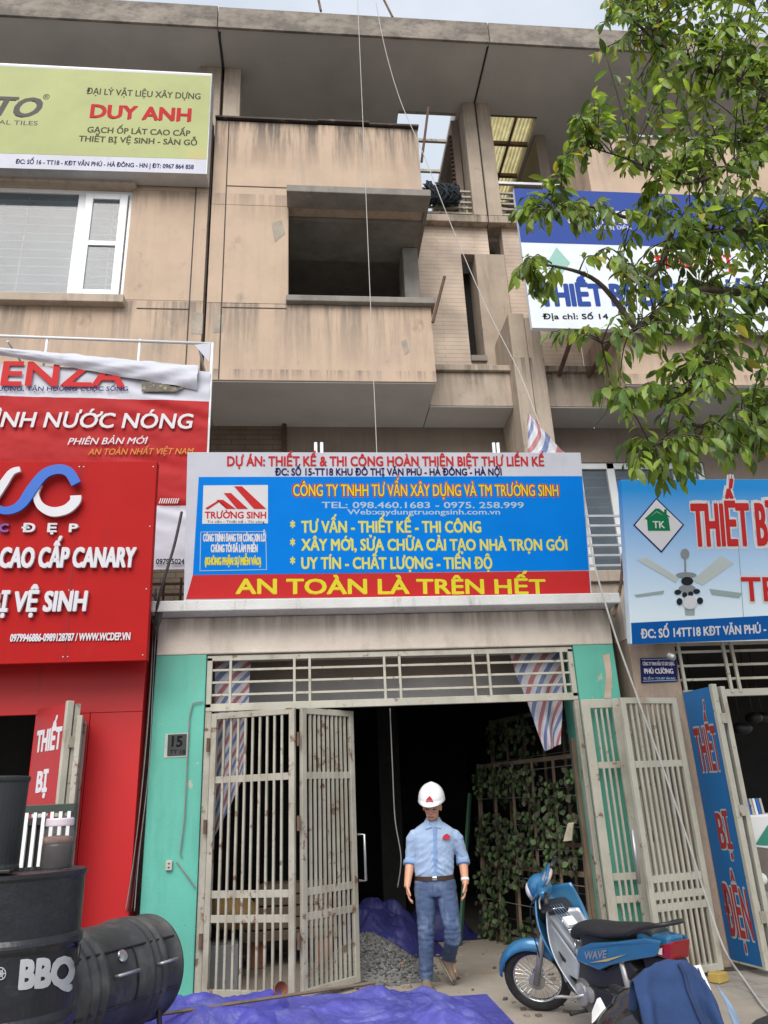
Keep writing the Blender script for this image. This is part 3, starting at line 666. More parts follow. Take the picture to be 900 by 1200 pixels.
# =================================================================== SIGNS
def ink(name, c, rough=.55): return mat(name, tuple(v*.74 for v in S(*c)), rough, 0, spec=.12, bump=.22, bscale=3.2)
i_red, i_navy, i_yel, i_white = ink('red ink', (214,52,54)), ink('navy ink', (34,34,110)), ink('yellow ink', (240,228,60)), ink('white ink', (235,235,240))
i_blue, i_black, i_grey = mat('blue ink', (0,.185,.66), .55, .05, 2, spec=.08, bump=.22, bscale=3.2), ink('black ink', (25,25,28)), ink('grey ink', (92,92,88))
i_lblue = ink('pale blue ink', (185,215,240)); i_pyel = ink('pale yellow ink', (236,232,110)); i_orange = ink('orange ink', (225,150,70)); i_brown = ink('brown ink', (80,74,45))
m_board = mat('white flex banner', (.52,.53,.60), .55, .06, 3, spec=.2, bump=.25, bscale=3.2, layers=[((.36,.35,.36), (6,6,1.2), .58, .78, .4)])
m_frame = mat('sign frame', (.5,.5,.5), .5, .1, 5, metal=.3)
def sheet(pl, parent, pts, m, w0, w1, name): 
    mb = MB(); pl.poly(mb, pts, w0, w1); return mb.build(name, m, parent)

# --- centre construction banner
cs = thing('banner_sign', 'blue, red and white construction company banner over the open gate', 'sign', (.84, 7.25, 3.38))
pl = Plane((-1.19, 7.27, 3.38), lean=R(9.6))
mb = MB(); pl.rect(mb, 0, 4.06, 0, 1.49, -.05, 0); mb.build('board', m_board, cs, bevel=.004)
sheet(pl, cs, [(233,559),(682,558),(690,668),(226,674)], i_blue, .001, .003, 'blue_field')
sheet(pl, cs, [(226,674),(690,669),(692,697),(218,702)], i_red, .001, .004, 'red_field')
T(pl, cs, 'DỰ ÁN: THIẾT KẾ & THI CÔNG HOÀN THIỆN BIỆT THỰ LIỀN KẾ', 266, 638, 546, 11, i_red, .035)
T(pl, cs, 'ĐC: SỐ 15-TT18 KHU ĐÔ THỊ VĂN PHÚ - HÀ ĐÔNG - HÀ NỘI', 322, 588, 557, 8, i_navy, .035)
T(pl, cs, 'CÔNG TY TNHH TƯ VẤN XÂY DỰNG VÀ TM TRƯỜNG SINH', 342, 656, 582, 14.5, i_red, .06, w=.0045)
T(pl, cs, 'CÔNG TY TNHH TƯ VẤN XÂY DỰNG VÀ TM TRƯỜNG SINH', 343.5, 654.5, 581.5, 13.5, i_yel, .015, w=.0065)
T(pl, cs, 'TEL: 098.460.1683 - 0975. 258.999', 377, 614, 595.5, 7, i_lblue, .035)
T(pl, cs, 'Web:xaydungtruongsinh.com.vn', 407, 586, 603, 6, i_lblue, .035)
for y, a, b, s in ((624, 353, 564, 'TƯ VẤN - THIẾT KẾ - THI CÔNG'), (645, 353, 665, 'XÂY MỚI, SỬA CHỮA CẢI TẠO NHÀ TRỌN GÓI'), (666.5, 353, 577, 'UY TÍN - CHẤT LƯỢNG - TIẾN ĐỘ')):
    T(pl, cs, s, a, b, y, 13, i_pyel, .04); T(pl, cs, '*', 340, 346, y, 13, i_pyel, .04)
T(pl, cs, 'AN TOÀN LÀ TRÊN HẾT', 276, 640, 696, 17, i_yel, .05)
sheet(pl, cs, [(238.5,569),(314,568.5),(314,613.5),(237,614)], i_white, .004, .006, 'logo')
def house_logo(fn, parent, m_r, m_w, w, lw=.002):
    mb = MB()
    for pts in ([(.47,.98),(.60,.98),(1.0,.38),(.80,.38)], [(.30,.80),(.42,.80),(.70,.38),(.52,.38)], [(.18,.62),(.29,.62),(.50,.38),(.36,.38)], [(.0,.40),(.03,.36),(.22,.56),(.34,.38),(.37,.38),(.22,.62)]):
        fn(mb, pts, w, w+lw)
    return mb.build('logo_roof', m_r, parent)
house_logo(lambda mb, pts, a, b: pl.poly(mb, [(241+pts_[0]*71, 600-(pts_[1]-.30)*44) for pts_ in pts], a, b), cs, i_red, i_white, .007)
T(pl, cs, 'TRƯỜNG SINH', 240, 312, 607.5, 7.5, i_red, .04, w=.008)
T(pl, cs, 'Tư vấn - Thiết kế - Thi công', 243, 310, 612.8, 2.6, i_grey, .0, w=.008)
mb = MB()
for a, b in (((235.5,624),(311,623.5)), ((234.5,669.5),(312,668))): pl.poly(mb, [a, b, (b[0],b[1]-.8), (a[0],a[1]-.8)], .004, .006)
for a, b in (((235,624),(234,669.5)), ((311,623.5),(312,668))): pl.poly(mb, [a, b, (b[0]+.8,b[1]), (a[0]+.8,a[1])], .004, .006)
mb.build('notice_border', i_lblue, cs)
for y, a, b, s, m in ((634.5, 238, 312, 'CÔNG TRÌNH ĐANG THI CÔNG XIN LỖI', i_white), (647, 247, 302, 'CHÚNG TÔI ĐÃ LÀM PHIỀN', i_white), (662, 240, 306, '(KHÔNG PHẬN SỰ MIỄN VÀO)', i_yel)):
    T(pl, cs, s, a, b, y, 8.5, m, .05, w=.006)
for x, z in ((A(370,530,7.5).x, 3.4), (A(377,530,7.5).x, 3.4), (A(578,530,7.5).x, 3.4), (A(583,530,7.5).x, 3.4)): MB().tube([(x, 7.6, z), (x, 7.45, 5.17)], .018, 8).build('support_pipe', m_pipe, cs, smooth=True)

# --- red tile shop sign
rs = thing('shop_sign', 'big red bathroom shop sign board with raised white letters', 'sign', (-2.5, 6.95, 2.77))
pl = Plane((-3.9, 7.0, 2.775), lean=R(4))
mb = MB(); pl.rect(mb, 0, 2.455, 0, 1.91, -.1, 0); mb.build('board', m_redsign, rs, bevel=.006)
mb = MB()
for x in (-3.4, -2.2, -1.6): mb.bar((x, 7.06, 2.9), (x, 7.4, 2.9), .04, .04)
mb.build('bracket', m_frame, rs)
mb = MB()
for u in (.85, 1.75): pl.rect(mb, u-.003, u+.003, .01, 1.9, .0, .0015)
mb.build('panel_joint', mat('dark red joint', (.16,.008,.008), .7, .1, 6), rs)
for u in (.87, 1.73, 1.77, 2.42):
    for v in (.05, .65, 1.25, 1.85): MB().lathe([(.001,.004), (.006,.003), (.007,0)], pl.P(u, v, .001), pl.n, 8).build('screw', m_steel, rs)
m_letter = mat('raised white letter', (.6,.6,.64), .4, .03, 4); m_lblue = mat('raised blue letter', S(30,95,190), .35, .03, 4); m_lpur = mat('raised purple letter', S(110,70,150), .35, .03, 4)
def swoosh(pl, parent, pts, wd, m, w0=.03, t=.03):
    P = smooth_path([(*pl.uv(x, y), 0) for x, y in pts], 8); n = len(P); mb = MB(); L = []; Rr = []
    for i, p in enumerate(P):
        a = (P[min(i+1, n-1)]-P[max(i-1, 0)]).normalized(); q = V((-a.y, a.x, 0)); f = i/(n-1)
        k = wd[0]+(wd[1]-wd[0])*min(1, f*2) if f < .5 else wd[1]+(wd[2]-wd[1])*(f-.5)*2
        L.append(p+q*k/2); Rr.append(p-q*k/2)
    rows = []
    for a, b in zip(L, Rr): rows.append([mb.bm.verts.new(pl.P(a.x, a.y, w0)), mb.bm.verts.new(pl.P(b.x, b.y, w0)), mb.bm.verts.new(pl.P(b.x, b.y, w0+t)), mb.bm.verts.new(pl.P(a.x, a.y, w0+t))])
    mb.skinrings(rows); return mb.build('logo_stroke', m, parent)
swoosh(pl, rs, [(26,552),(16,556),(6,570),(-6,586),(-20,600),(-30,596),(-34,580)], (.05,.1,.06), m_letter)
swoosh(pl, rs, [(-14,570),(-8,588),(4,600),(18,600),(30,592),(42,574),(56,558),(72,553),(84,557),(92,570)], (.04,.1,.09), m_lblue, .05)
swoosh(pl, rs, [(50,570),(45,582),(50,595),(64,602),(80,599),(90,590),(91,583)], (.03,.09,.1), m_letter, .035)
T(pl, rs, 'C', 0, 11, 624, 9, m_lpur, .05, w=.01, t=.02, name='raised_letter')
T(pl, rs, 'Đ  Ẹ  P', 26, 92, 624, 9, m_letter, .05, w=.01, t=.02, name='raised_letter')
T(pl, rs, 'THIẾT BỊ VỆ SINH CAO CẤP CANARY', 0, 160, 665.5, 22, m_letter, .04, shear=.08, fit='CAO CẤP CANARY', align='R', y1=665, w=.01, t=.03, name='raised_letter')
T(pl, rs, 'THIẾT BỊ VỆ SINH', 17, 103, 717, 22, m_letter, .04, shear=.08, fit='VỆ SINH', align='R', y1=716, w=.01, t=.03, name='raised_letter')
T(pl, rs, '0979946886-0989128787 / WWW.WCDEP.VN', 12, 153, 752, 8.5, m_letter, .03, shear=.05, y1=750, w=.004, t=.008, name='raised_letter')

# --- yellow light box sign of the left house
ys_ = thing('light_box_sign', 'yellow and white tile dealer light box high on the left house', 'sign', (-3, 8.7, 10.08))
pl = Plane((-5.2, 8.62, 10.02))
mb = MB(); pl.rect(mb, 0, 3.80, 0, 1.99, -.26, 0); mb.build('case', m_frame, ys_, bevel=.008)
sheet(pl, ys_, [(-300,61),(248.5,87.5),(241,204),(-300,188)], m_board, .001, .004, 'face')
sheet(pl, ys_, [(-300,63),(247.6,89.5),(242.2,187),(-300,171)], mat('yellow green flex', (.37,.40,.175), .5, .10, 1.1, spec=.15, bump=.2, bscale=3, layers=[((.5,.36,.14), (1.1,1,1.1), .6, .75, .6)]), .004, .006, 'yellow_field')
T(pl, ys_, 'PRATO', -8, 48, 136, 22, i_grey, .05, shear=.3, fit='TO', align='R', y1=138, w=.007)
T(pl, ys_, '®', 50, 58, 117, 6, i_grey, .02, w=.007)
T(pl, ys_, 'CERAMIC & NATURAL TILES', -2, 44, 146, 5, i_grey, .01, fit='AL TILES', align='R', y1=147.5, w=.007)
T(pl, ys_, 'ĐẠI LÝ VẬT LIỆU XÂY DỰNG', 101, 235, 110.5, 7, i_brown, .03, y1=117, w=.007)
T(pl, ys_, 'DUY ANH', 105, 224, 138, 15, ink('deep red ink', (196,20,30)), .06, y1=143, w=.007)
T(pl, ys_, 'GẠCH ỐP LÁT CAO CẤP', 102, 223, 155.5, 6.5, i_brown, .04, y1=160, w=.007)
T(pl, ys_, 'THIẾT BỊ VỆ SINH - SÀN GỖ', 92, 231, 166, 6.5, i_brown, .04, y1=171, w=.007)
T(pl, ys_, 'ĐC: SỐ 16 - TT18 - KĐT VĂN PHÚ - HÀ ĐÔNG - HN | ĐT: 0967 864 858', 18, 227, 192, 5, i_navy, .03, y1=198.5, w=.007)

# --- torn heater advert on a pipe frame
cz = thing('torn_banner', 'torn red and white water heater advert on a pipe frame', 'banner', (-2.6, 8, 3.9))
YC = 8.0; pl = Plane((-1.13, YC, 6.75)); xr = -1.13
fr_ = MB(); zt = A(246, 402, YC).z
fr_.tube([(-4.6, YC, zt+.08), (xr, YC, zt-.01)], .018, 8); fr_.tube([(xr, YC, zt), (xr, YC, 3.42)], .018, 8)
for px in (-140, 52, 162): x = A(px, 420, YC).x; fr_.tube([(x, YC+.01, zt+.04), (x, YC+.01, 3.42)], .016, 8)
for x in (-3.5, -1.3): fr_.tube([(x, YC, zt-.02), (x, YB, zt-.02)], .014, 6)
fr_.build('pipe_frame', m_pipe, cz, smooth=True)
zA, zB, zC, zD = A(240, 437, YC).z, A(240, 471, YC).z, A(240, 594, YC).z, A(215, 668, YC).z
def fold(x, z): return .016*math.sin((z*9+x*2.4)*3)*max(0, noise.noise(V((x*.9, z*2.5, 3)))+.25) + .012*fbm((x, 0, z), 3)
def ban(u, v):
    x = -4.6+u*(xr+4.6-.005); z = zA+.09-.09*u + (zD-zA-.09+.09*u)*v
    return V((x, YC-.03+fold(x, z), z))
mban = mat('red flex banner', (.38,.018,.02), .6, .08, 2, spec=.15); 
mb = MB().grid(ban, 130, 110, mfn=lambda u, v: 0 if v < (zA-zB)/(zA-zD) else (1 if v < (zA-zC)/(zA-zD) else 0))
mb.build('banner_sheet', [m_board, mban], cz, smooth=True, recalc=False)
# rolled-over top edge of the banner
def flap(u, v):
    x = A(-60, 420, YC).x + u*(A(233, 440, YC).x-A(-60, 420, YC).x); t = u
    top = A(-60+293*t, 405+27*t, YC).z; bot = A(-60+293*t, 409+51*t, YC).z
    return V((x, YC-.06-.05*math.sin(v*3.1)-.012*math.sin(u*40+v*9)*t + .01*fbm((x, 0, v), 6), top+(bot-top)*v + .01*fbm((x, 1, 0), 5)))
MB().grid(flap, 60, 12).build('rolled_edge', m_board, cz, smooth=True, recalc=False)
mb = MB(); mb.prism([A(228,404,YC-.02), A(247,402,YC-.02), A(245,424,YC-.02)], (0,.004,0)); mb.build('torn_corner', m_board, cz)
plf = Plane((-1.13, YC-.055, 6.75))
T(plf, cz, 'CENZA', 0, 146, 451, 27, i_red, .035, fit='ENZA', align='R', w=.002, y1=453)
T(plf, cz, 'CHẤT LƯỢNG, TẬN HƯỞNG CUỘC SỐNG', 4, 150, 458, 5, i_navy, .02, fit='ỢNG, TẬN HƯỞNG CUỘC SỐNG', align='R', w=.002)
mb = MB(); plf.poly(mb, [(166,459),(166,447),(212,450),(216,454),(206,459)], .002, .004); mb.build('printed_photo', mat('dark print', (.06,.05,.03), .5, .6, 14, layers=[((.4,.3,.1), 22, .55, .65, .8)]), cz)
T(plf, cz, 'BÌNH NƯỚC NÓNG', 0, 226, 500, 17, i_white, .025, shear=.12, fit='NH NƯỚC NÓNG', align='R', w=.002, y1=502)
T(plf, cz, 'PHIÊN BẢN MỚI', 79, 173, 521, 7.5, i_white, .015, shear=.25, w=.002, y1=520)
T(plf, cz, 'AN TOÀN NHẤT VIỆT NAM', 103, 227, 533, 7, i_orange, .015, shear=.25, w=.002, y1=532)
T(plf, cz, '- 0979 5024', 178, 216, 661, 6, i_black, .03, w=.002)
mb = MB()
for k in range(9): plf.poly(mb, [(186+k*2.6,590),(188+k*2.6,584),(189.2+k*2.6,584),(187.2+k*2.6,590)], .002, .003)
mb.build('printed_rule', i_white, cz)

# --- blue fan shop sign
bs = thing('shop_sign', 'blue electrical shop sign printed with a ceiling fan', 'sign', (4.8, 7.1, 2.85))
pl = Plane((3.17, 7.2, 2.85), lean=R(13.4))
mb = MB(); pl.rect(mb, 0, 3.6, 0, 1.645, -.1, 0); mb.build('board', gradmat('blue fade print', .25, 1.5, S(222,238,248), S(14,138,214)), bs, bevel=.005)
sheet(pl, bs, [(739.5,730),(1000,716),(1000,745),(740.7,755)], ink('strong blue ink', (10,98,182)), .001, .003, 'blue_band')
T(pl, bs, 'ĐC: SỐ 14TT18 KĐT VĂN PHÚ -', 751, 898, 748, 10, i_white, .04, y1=741.5)
for m, bo, w, d in ((i_white, .085, .003, 1.0), (i_red, .03, .005, 0)):
    T(pl, bs, 'THIẾT BỊ ĐIỆN', 812-d, 881+d, 639.5+d, 48+2*d, m, bo, fit='THIẾT', y1=638.5+d, w=w, t=.004)
    T(pl, bs, 'TR', 870-d, 893+d, 704+d, 27+2*d, m, bo, shear=0, fit='T', w=w, t=.004)
sheet(pl, bs, [(742,615.5),(769,583.5),(801.5,615),(775,648)], i_navy, .001, .003, 'logo_border')
sheet(pl, bs, [(744,615.5),(769,585.5),(799.5,615),(774.8,645.5)], i_white, .003, .005, 'logo')
i_green = ink('green ink', (20,130,85))
mb = MB(); pl.poly(mb, [(759,622),(758,609),(769,600),(783,607),(785,622)], .005, .007); pl.poly(mb, [(755,608),(768,596),(772,596),(785,606),(781,606),(769,599),(758,609)], .0055, .0075); pl.poly(mb, [(778,601),(778,597),(781,597),(781,603)], .0052, .0072); mb.build('logo_house', i_green, bs)
T(pl, bs, 'TK', 765, 779, 619, 8, i_white, .03, w=.008)
# printed fan: blades, rod, motor, lamps
i_blade, i_blade2, i_chr, i_drk = ink('pale blade ink', (206,218,218)), ink('grey blade ink', (168,190,190)), ink('silver ink', (150,158,162)), ink('dark ink', (40,46,52))
mb = MB()
for pts in ([(746,656),(757,653),(795,677),(792,683)], [(811,680),(845,651),(860,660),(823,686)]): pl.poly(mb, pts, .001, .003)
mb.build('printed_blade', i_blade, bs)
mb = MB()
for pts in ([(743,697),(778,692),(777,696),(746,700)], [(831,690),(870,695),(866,701),(834,697)], [(802,713),(814,713),(814,721),(803,721)]): pl.poly(mb, pts, .001, .003)
mb.build('printed_blade', i_blade2, bs)
def disc(mb, x, y, rx, ry, w0, w1, n=20): pl.poly(mb, [(x+rx*math.cos(k*2*math.pi/n), y+ry*math.sin(k*2*math.pi/n)) for k in range(n)], w0, w1)
mb = MB(); disc(mb, 802.5, 649, 5, 6, .003, .005); pl.poly(mb, [(801.5,652),(803.5,652),(804,673),(802,673)], .0031, .0051); disc(mb, 804, 674, 12, 3.5, .0032, .0052); disc(mb, 805, 690, 10, 5, .0033, .0053); mb.build('printed_motor', i_chr, bs)
mb = MB(); disc(mb, 805, 681, 7, 5, .0055, .007); disc(mb, 796, 705, 3.4, 4.2, .0055, .007); disc(mb, 820, 704, 3.6, 4, .0055, .007); disc(mb, 794, 694, 4, 3, .0056, .0071); disc(mb, 816, 693, 4, 3, .0056, .0071); disc(mb, 802, 697, 3, 3, .0057, .0072); disc(mb, 809, 696, 3, 3, .0057, .0072); mb.build('printed_lamp', i_drk, bs)
mb = MB(); disc(mb, 808, 706, 8.5, 8, .0075, .009); mb.build('printed_shade', i_white, bs)
seam = MB(); pl.poly(seam, [(865,640),(865.7,640),(872,730),(871.3,730)], .001, .002); seam.build('sheet_seam', i_blade2, bs)

# --- large upper right sign behind the tree
us = thing('large_sign', 'blue and white electrical shop hoarding high behind the tree', 'sign', (5.5, 8.7, 7.55))
pl = Plane((3.12, 8.68, 7.55))
mb = MB(); pl.rect(mb, 0, 5.2, 0, 2.48, -.08, 0); mb.build('board', mat('clean white hoarding', (.68,.72,.78), .55, .05, 3, spec=.2, bump=.2, bscale=3), us, bevel=.004)
q = pl.uv(612, 284)[1]
mb = MB(); pl.rect(mb, .0, 5.2, q, 2.475, .001, .003); mb.build('blue_field', ink('cobalt ink', (62,88,170)), us)
T(pl, us, 'THIẾT BỊ ĐIỆN NƯỚC', 632, 900, 358, 24, ink('cobalt letter', (52,84,168)), .06, y1=357)
T(pl, us, 'Địa chỉ: Số 14 - TT18 - KĐT Văn Phú - Hà Đông', 636, 900, 374, 6, i_black, .03)
T(pl, us, 'CÔNG TY TNHH', 665, 740, 262, 14, i_white, .04); T(pl, us, 'THIẾT BỊ ĐIỆN', 690, 740, 269, 4, i_white, .02)
T(pl, us, 'THIẾT BỊ', 765, 860, 314, 14, i_red, .06)
sheet(pl, us, [(640,310),(652,290),(668,308),(654,326)], ink('mint ink', (170,215,205)), .003, .005, 'logo')
for (x0, y0, x1, y1) in ((672,390,655,440), (722,390,690,441)):
    a = A(x0, y0, 8.74); b = A(x1, y1, 9.52); MB().bar(a, b, .05, .05).build('sign_strut', m_rust, us)

# --- navy plaque, house number, socket
pq = thing('name_plaque', 'small navy company plaque on the right pillar', 'plaque', (3.5, 7.4, 2.6))
pl = Plane((3.3, YF-.034, 2.4))
mb = MB(); pl.poly(mb, [(750,771.5),(792.5,770.5),(794,798.5),(751.5,800.5)], 0, .008); mb.build('plate', ink('navy enamel', (30,30,92), .3), pq)
T(pl, pq, 'CÔNG TY TNHH ĐẦU TƯ XÂY DỰNG', 753, 790, 780, 4, i_white, .03, w=.009, t=.001); T(pl, pq, 'PHÚ CƯỜNG', 755, 789, 789.5, 5.5, i_white, .06, w=.009, t=.001)
T(pl, pq, 'ĐC: SỐ 14 - TT18 KĐT VĂN PHÚ', 754, 791, 796.5, 2.5, i_lblue, .02, w=.009, t=.001)
mb = MB(); pl.poly(mb, [(751.5,772.8),(791.8,772),(791.8,772.6),(751.5,773.4)], .009, .01); pl.poly(mb, [(753,798.2),(792.8,797),(792.8,797.6),(753,798.8)], .009, .01); mb.build('plate_border', i_lblue, pq)
hn = thing('house_number', 'dark house number plate on the left turquoise pillar', 'number plate', (-1.2, 7.44, 2.0))
pl = Plane((-1.45, YF-.001, 1.9))
mb = MB(); pl.poly(mb, [(194,860),(222,858.5),(220.5,887),(192,888)], .001, .004); mb.build('mounting_patch', m_patch if False else mat('grey mortar', (.42,.45,.4), .9, .15, 8), hn)
mb = MB(); pl.poly(mb, [(197,861),(219,860),(218,885),(196,886)], .004, .012); mb.build('plate', mat('dark number plate', (.05,.055,.055), .6, .2, 12, spec=.2), hn, bevel=.003)
T(pl, hn, '15', 201, 214, 875, 12, i_black, .05, w=.013, t=.002); T(pl, hn, 'TT 18', 199, 217, 883.5, 4.5, i_black, .03, w=.013, t=.002)
sk = thing('wall_socket', 'small cream socket with wire on the left turquoise pillar', 'socket', (-1.3, 7.44, 1.0))
mb = MB(); c = A(198.5, 1014, YF); mb.box(c.x-.028, c.x+.028, YF-.03, YF-.001, c.z-.04, c.z+.04); mb.build('body', m_cream, sk, bevel=.005)
mb = MB()
for dz in (-.015, .015): mb.box(c.x-.008, c.x+.008, YF-.0325, YF-.0302, c.z+dz-.005, c.z+dz+.005)
mb.build('outlet', m_blackwire, sk)
mb = MB(); mb.tube([A(238,822,YF-.02), A(226,824,YF-.02), A(222,840,YF-.02), A(219,900,YF-.02), A(216,960,YF-.02), A(211,1000,YF-.02), A(213,1004,YF-.02)], .006, 6); mb.tube([A(207,1010,YF-.01), A(215,1020,YF-.02), A(222,1030,YF-.02), A(229,1040,YF-.02)], .006, 6); mb.build('wire', m_wire, sk)

# =================================================================== GATES
def leaf(root, name, p0, p1, z0, z1, nb, rails, m, st=.055, br_=.016, dbl=False):
    p0, p1 = V((*p0, 0)), V((*p1, 0)); d = (p1-p0).normalized(); n = V((-d.y, d.x, 0))
    u = lambda p, z: V((p.x, p.y, z)); up = (0, 0, 1)
    mb = MB(); e = d*st/2
    for p in (p0+e, p1-e): mb.bar(u(p, z0), u(p, z1), st, .04, n)
    for z in (z1-st/2, z0+st/2): mb.bar(u(p0+d*st, z), u(p1-d*st, z), .036, st, up)
    o = mb.build(name, m, root, bevel=.004)
    for z in rails: MB().bar(u(p0+d*st, z), u(p1-d*st, z), .012, .06, up).build('rail', m, o, bevel=.003)
    mb = MB(); q0, q1 = p0+d*st, p1-d*st
    for k in range(1, nb+1):
        c = q0.lerp(q1, k/(nb+1)); mb.bar(u(c, z0+st), u(c, z1-st), br_*1.25, br_*1.25, n)
    mb.build('bar', m, o)
    return o
YA = 7.46
zr1, zr2, zr3 = A(290, 912, 7.3).z, A(290, 1048, 7.3).z, A(290, 1077, 7.3).z
fa = (A(346, 1000, 7.16).x, 7.16)
lg = thing('folding_gate', 'cream two leaf barred gate half folded open left of the man', 'gate', (-.5, 7.4, 0))
def gate_leaf_l(p0, p1, nb): return leaf(lg, 'gate_leaf', p0, p1, .05, 2.34, nb, (zr1, zr2, zr3), m_cream2)
l1 = gate_leaf_l((-.90, YA), fa, 9)
l2 = gate_leaf_l((fa[0]+.05, fa[1]+.02), (A(417, 1000, 7.62).x, 7.62), 9)
hm = MB()
for z in (.4, 1.3, 2.0): hm.tube([(-.925, YA-.03, z), (-.925, YA-.03, z+.12)], .016, 8); hm.tube([(fa[0]+.03, fa[1]-.03, z), (fa[0]+.03, fa[1]-.03, z+.12)], .016, 8)
hm.build('hinge', m_rust, lg)
hm = MB(); a = A(419, 978, 7.62); b = A(421, 1032, 7.62); q = V((.06, -.03, 0)); hm.tube([a, a+q, b+q, b], .012, 8); hm.build('handle', m_steel, lg, smooth=True)

rg_ = thing('folding_gate', 'cream barred gate leaves folded back over the right turquoise pillar', 'gate', (3, 7.2, 0))
zc = [A(700, y, 7.36).z for y in (897, 1029, 1056)]
leaf(rg_, 'gate_leaf', (2.635, 7.37), (3.03, 7.37), .05, 2.35, 3, zc, m_cream, st=.085)
MB().box(3.0, 3.06, 7.0, 7.37, .05, 2.34).build('gate_post', m_cream, rg_, bevel=.004) if False else None
zd = [A(770, y, 7.1).z for y in (895, 1030, 1050, 1064)]
leaf(rg_, 'gate_leaf', (2.90, 7.05), (3.53, 7.22), .03, 2.32, 8, zd, m_cream)
leaf(rg_, 'gate_leaf', (2.96, 7.15), (3.56, 7.30), .03, 2.33, 8, zd, m_cream2)
hm = MB(); hm.tube([A(741, 972, 7.0), A(749, 1036, 7.0)], .018, 8); hm.build('bolt', m_steel, rg_, smooth=True)

bg = thing('panelled_gate', 'blue sheeted shop gate leaf with red lettering standing open at right', 'gate', (3.75, 7.2, 0))
def sheetgate(root, far, near, z0, z1, msheet, gap=.1, mfr=m_cream):
    f, n_ = V((*far, 0)), V((*near, 0)); d = (n_-f).normalized()
    P = Plane((f.x, f.y, z0), e1=d); L = (n_-f).length
    mb = MB(); P.rect(mb, 0, L-.03, .02, z1-z0, -.01, 0); mb.build('sheet', msheet, root)
    mb = MB(); P.rect(mb, L-.03, L+.012, 0, z1-z0+.02, -.05, .008); P.rect(mb, 0, L-.03, 0, .019, -.05, 0); mb.build('leaf_frame', mfr, root, bevel=.004)
    off = -P.n*gap
    mb = MB(); P.rect(mb, L-.05, L, 0, z1-z0, -.05-gap, .0-gap); P.rect(mb, .0, .05, 0, z1-z0, -.05-gap, -gap); P.rect(mb, .05, L-.05, z1-z0-.05, z1-z0, -.045-gap, -.005-gap); P.rect(mb, .05, L-.05, .0, .05, -.045-gap, -.005-gap); mb.build('leaf_frame', mfr, root, bevel=.004)
    for z in (.35, 1.2, 2.0): mb = MB(); P.rect(mb, L-.005, L+.022, z, z+.09, -.09, -.03); mb.build('hinge', m_cream2, root)
    return P, L
P, L_ = sheetgate(bg, (3.705, 7.40), (3.785, 6.97), .05, 2.39, gradmat('weathered blue sheet', -.0, 2.4, S(20,92,150), S(38,110,170)))
for y0, y1, hh, s in ((838, 846, 0, 'THIẾT'),): pass
def gate_word(s, v0, v1, u0, u1):
    for m, bo, w in ((ink('faded white', (190,196,200)), .05, .002), (ink('faded red', (178,66,66)), .015, .004)):
        bm = text_verts(s, bo, 0, 2.0); a, b = bbox(bm)
        for vtx in bm.verts:
            uu = u0+(vtx.co.x-a)/(b-a)*(u1-u0); vv = v0+vtx.co.y/CAPH*(v1-v0)
            vtx.co = P.P(uu, vv, w+.05*vtx.co.z) - world_of(bg)
        me = bpy.data.meshes.new('lettering'); bm.to_mesh(me); bm.free(); me.materials.append(m)
        o = bpy.data.objects.new('lettering', me); COL.objects.link(o); o.parent = bg
gate_word('THIẾT', 1.60, 1.98, .06, .37); gate_word('BỊ', .93, 1.22, .15, .32); gate_word('ĐIỆN', .22, .60, .06, .37)

rd = thing('panelled_gate', 'red sheeted shop gate leaf with white lettering standing open at left', 'gate', (-2.25, 7.2, 0))
P, L_ = sheetgate(rd, (-2.46, 7.38), (-2.08, 6.98), .05, 2.42, mat('red gate sheet', S(168,36,40), .45, .08, 2), gap=.07)
def red_word(s, v0, v1, u0, u1):
    bm = text_verts(s, .04, 0); a, b = bbox(bm)
    rr_ = bmesh.ops.extrude_face_region(bm, geom=bm.faces[:])
    for g in rr_['geom']:
        if isinstance(g, bmesh.types.BMVert): g.co.z += 1
    for vtx in bm.verts:
        vtx.co = P.P(u0+(vtx.co.x-a)/(b-a)*(u1-u0), v0+vtx.co.y/CAPH*(v1-v0), .001+(.004*vtx.co.z if vtx.co.z > .5 else 0)) - world_of(rd)
    me = bpy.data.meshes.new('lettering'); bm.to_mesh(me); bm.free(); me.materials.append(i_white)
    o = bpy.data.objects.new('lettering', me); COL.objects.link(o); o.parent = rd
red_word('THIẾT', 2.0, 2.17, .05, .50); red_word('BỊ', 1.66, 1.82, .14, .34); red_word('VỆ', 1.32, 1.48, .12, .40); red_word('SINH', .98, 1.14, .06, .46)
mb = MB(); mb.bar((-1.965, 6.98, .03), (-1.965, 6.98, 2.31), .045, .045); mb.bar((-2.03, 7.35, .03), (-2.03, 7.35, 2.3), .04, .04); mb.bar((-1.965, 7.0, 2.28), (-2.03, 7.33, 2.28), .04, .04); mb.bar((-1.965, 7.0, .06), (-2.03, 7.33, .06), .04, .04)
mb.build('leaf_frame', m_cream2, rd, bevel=.004)

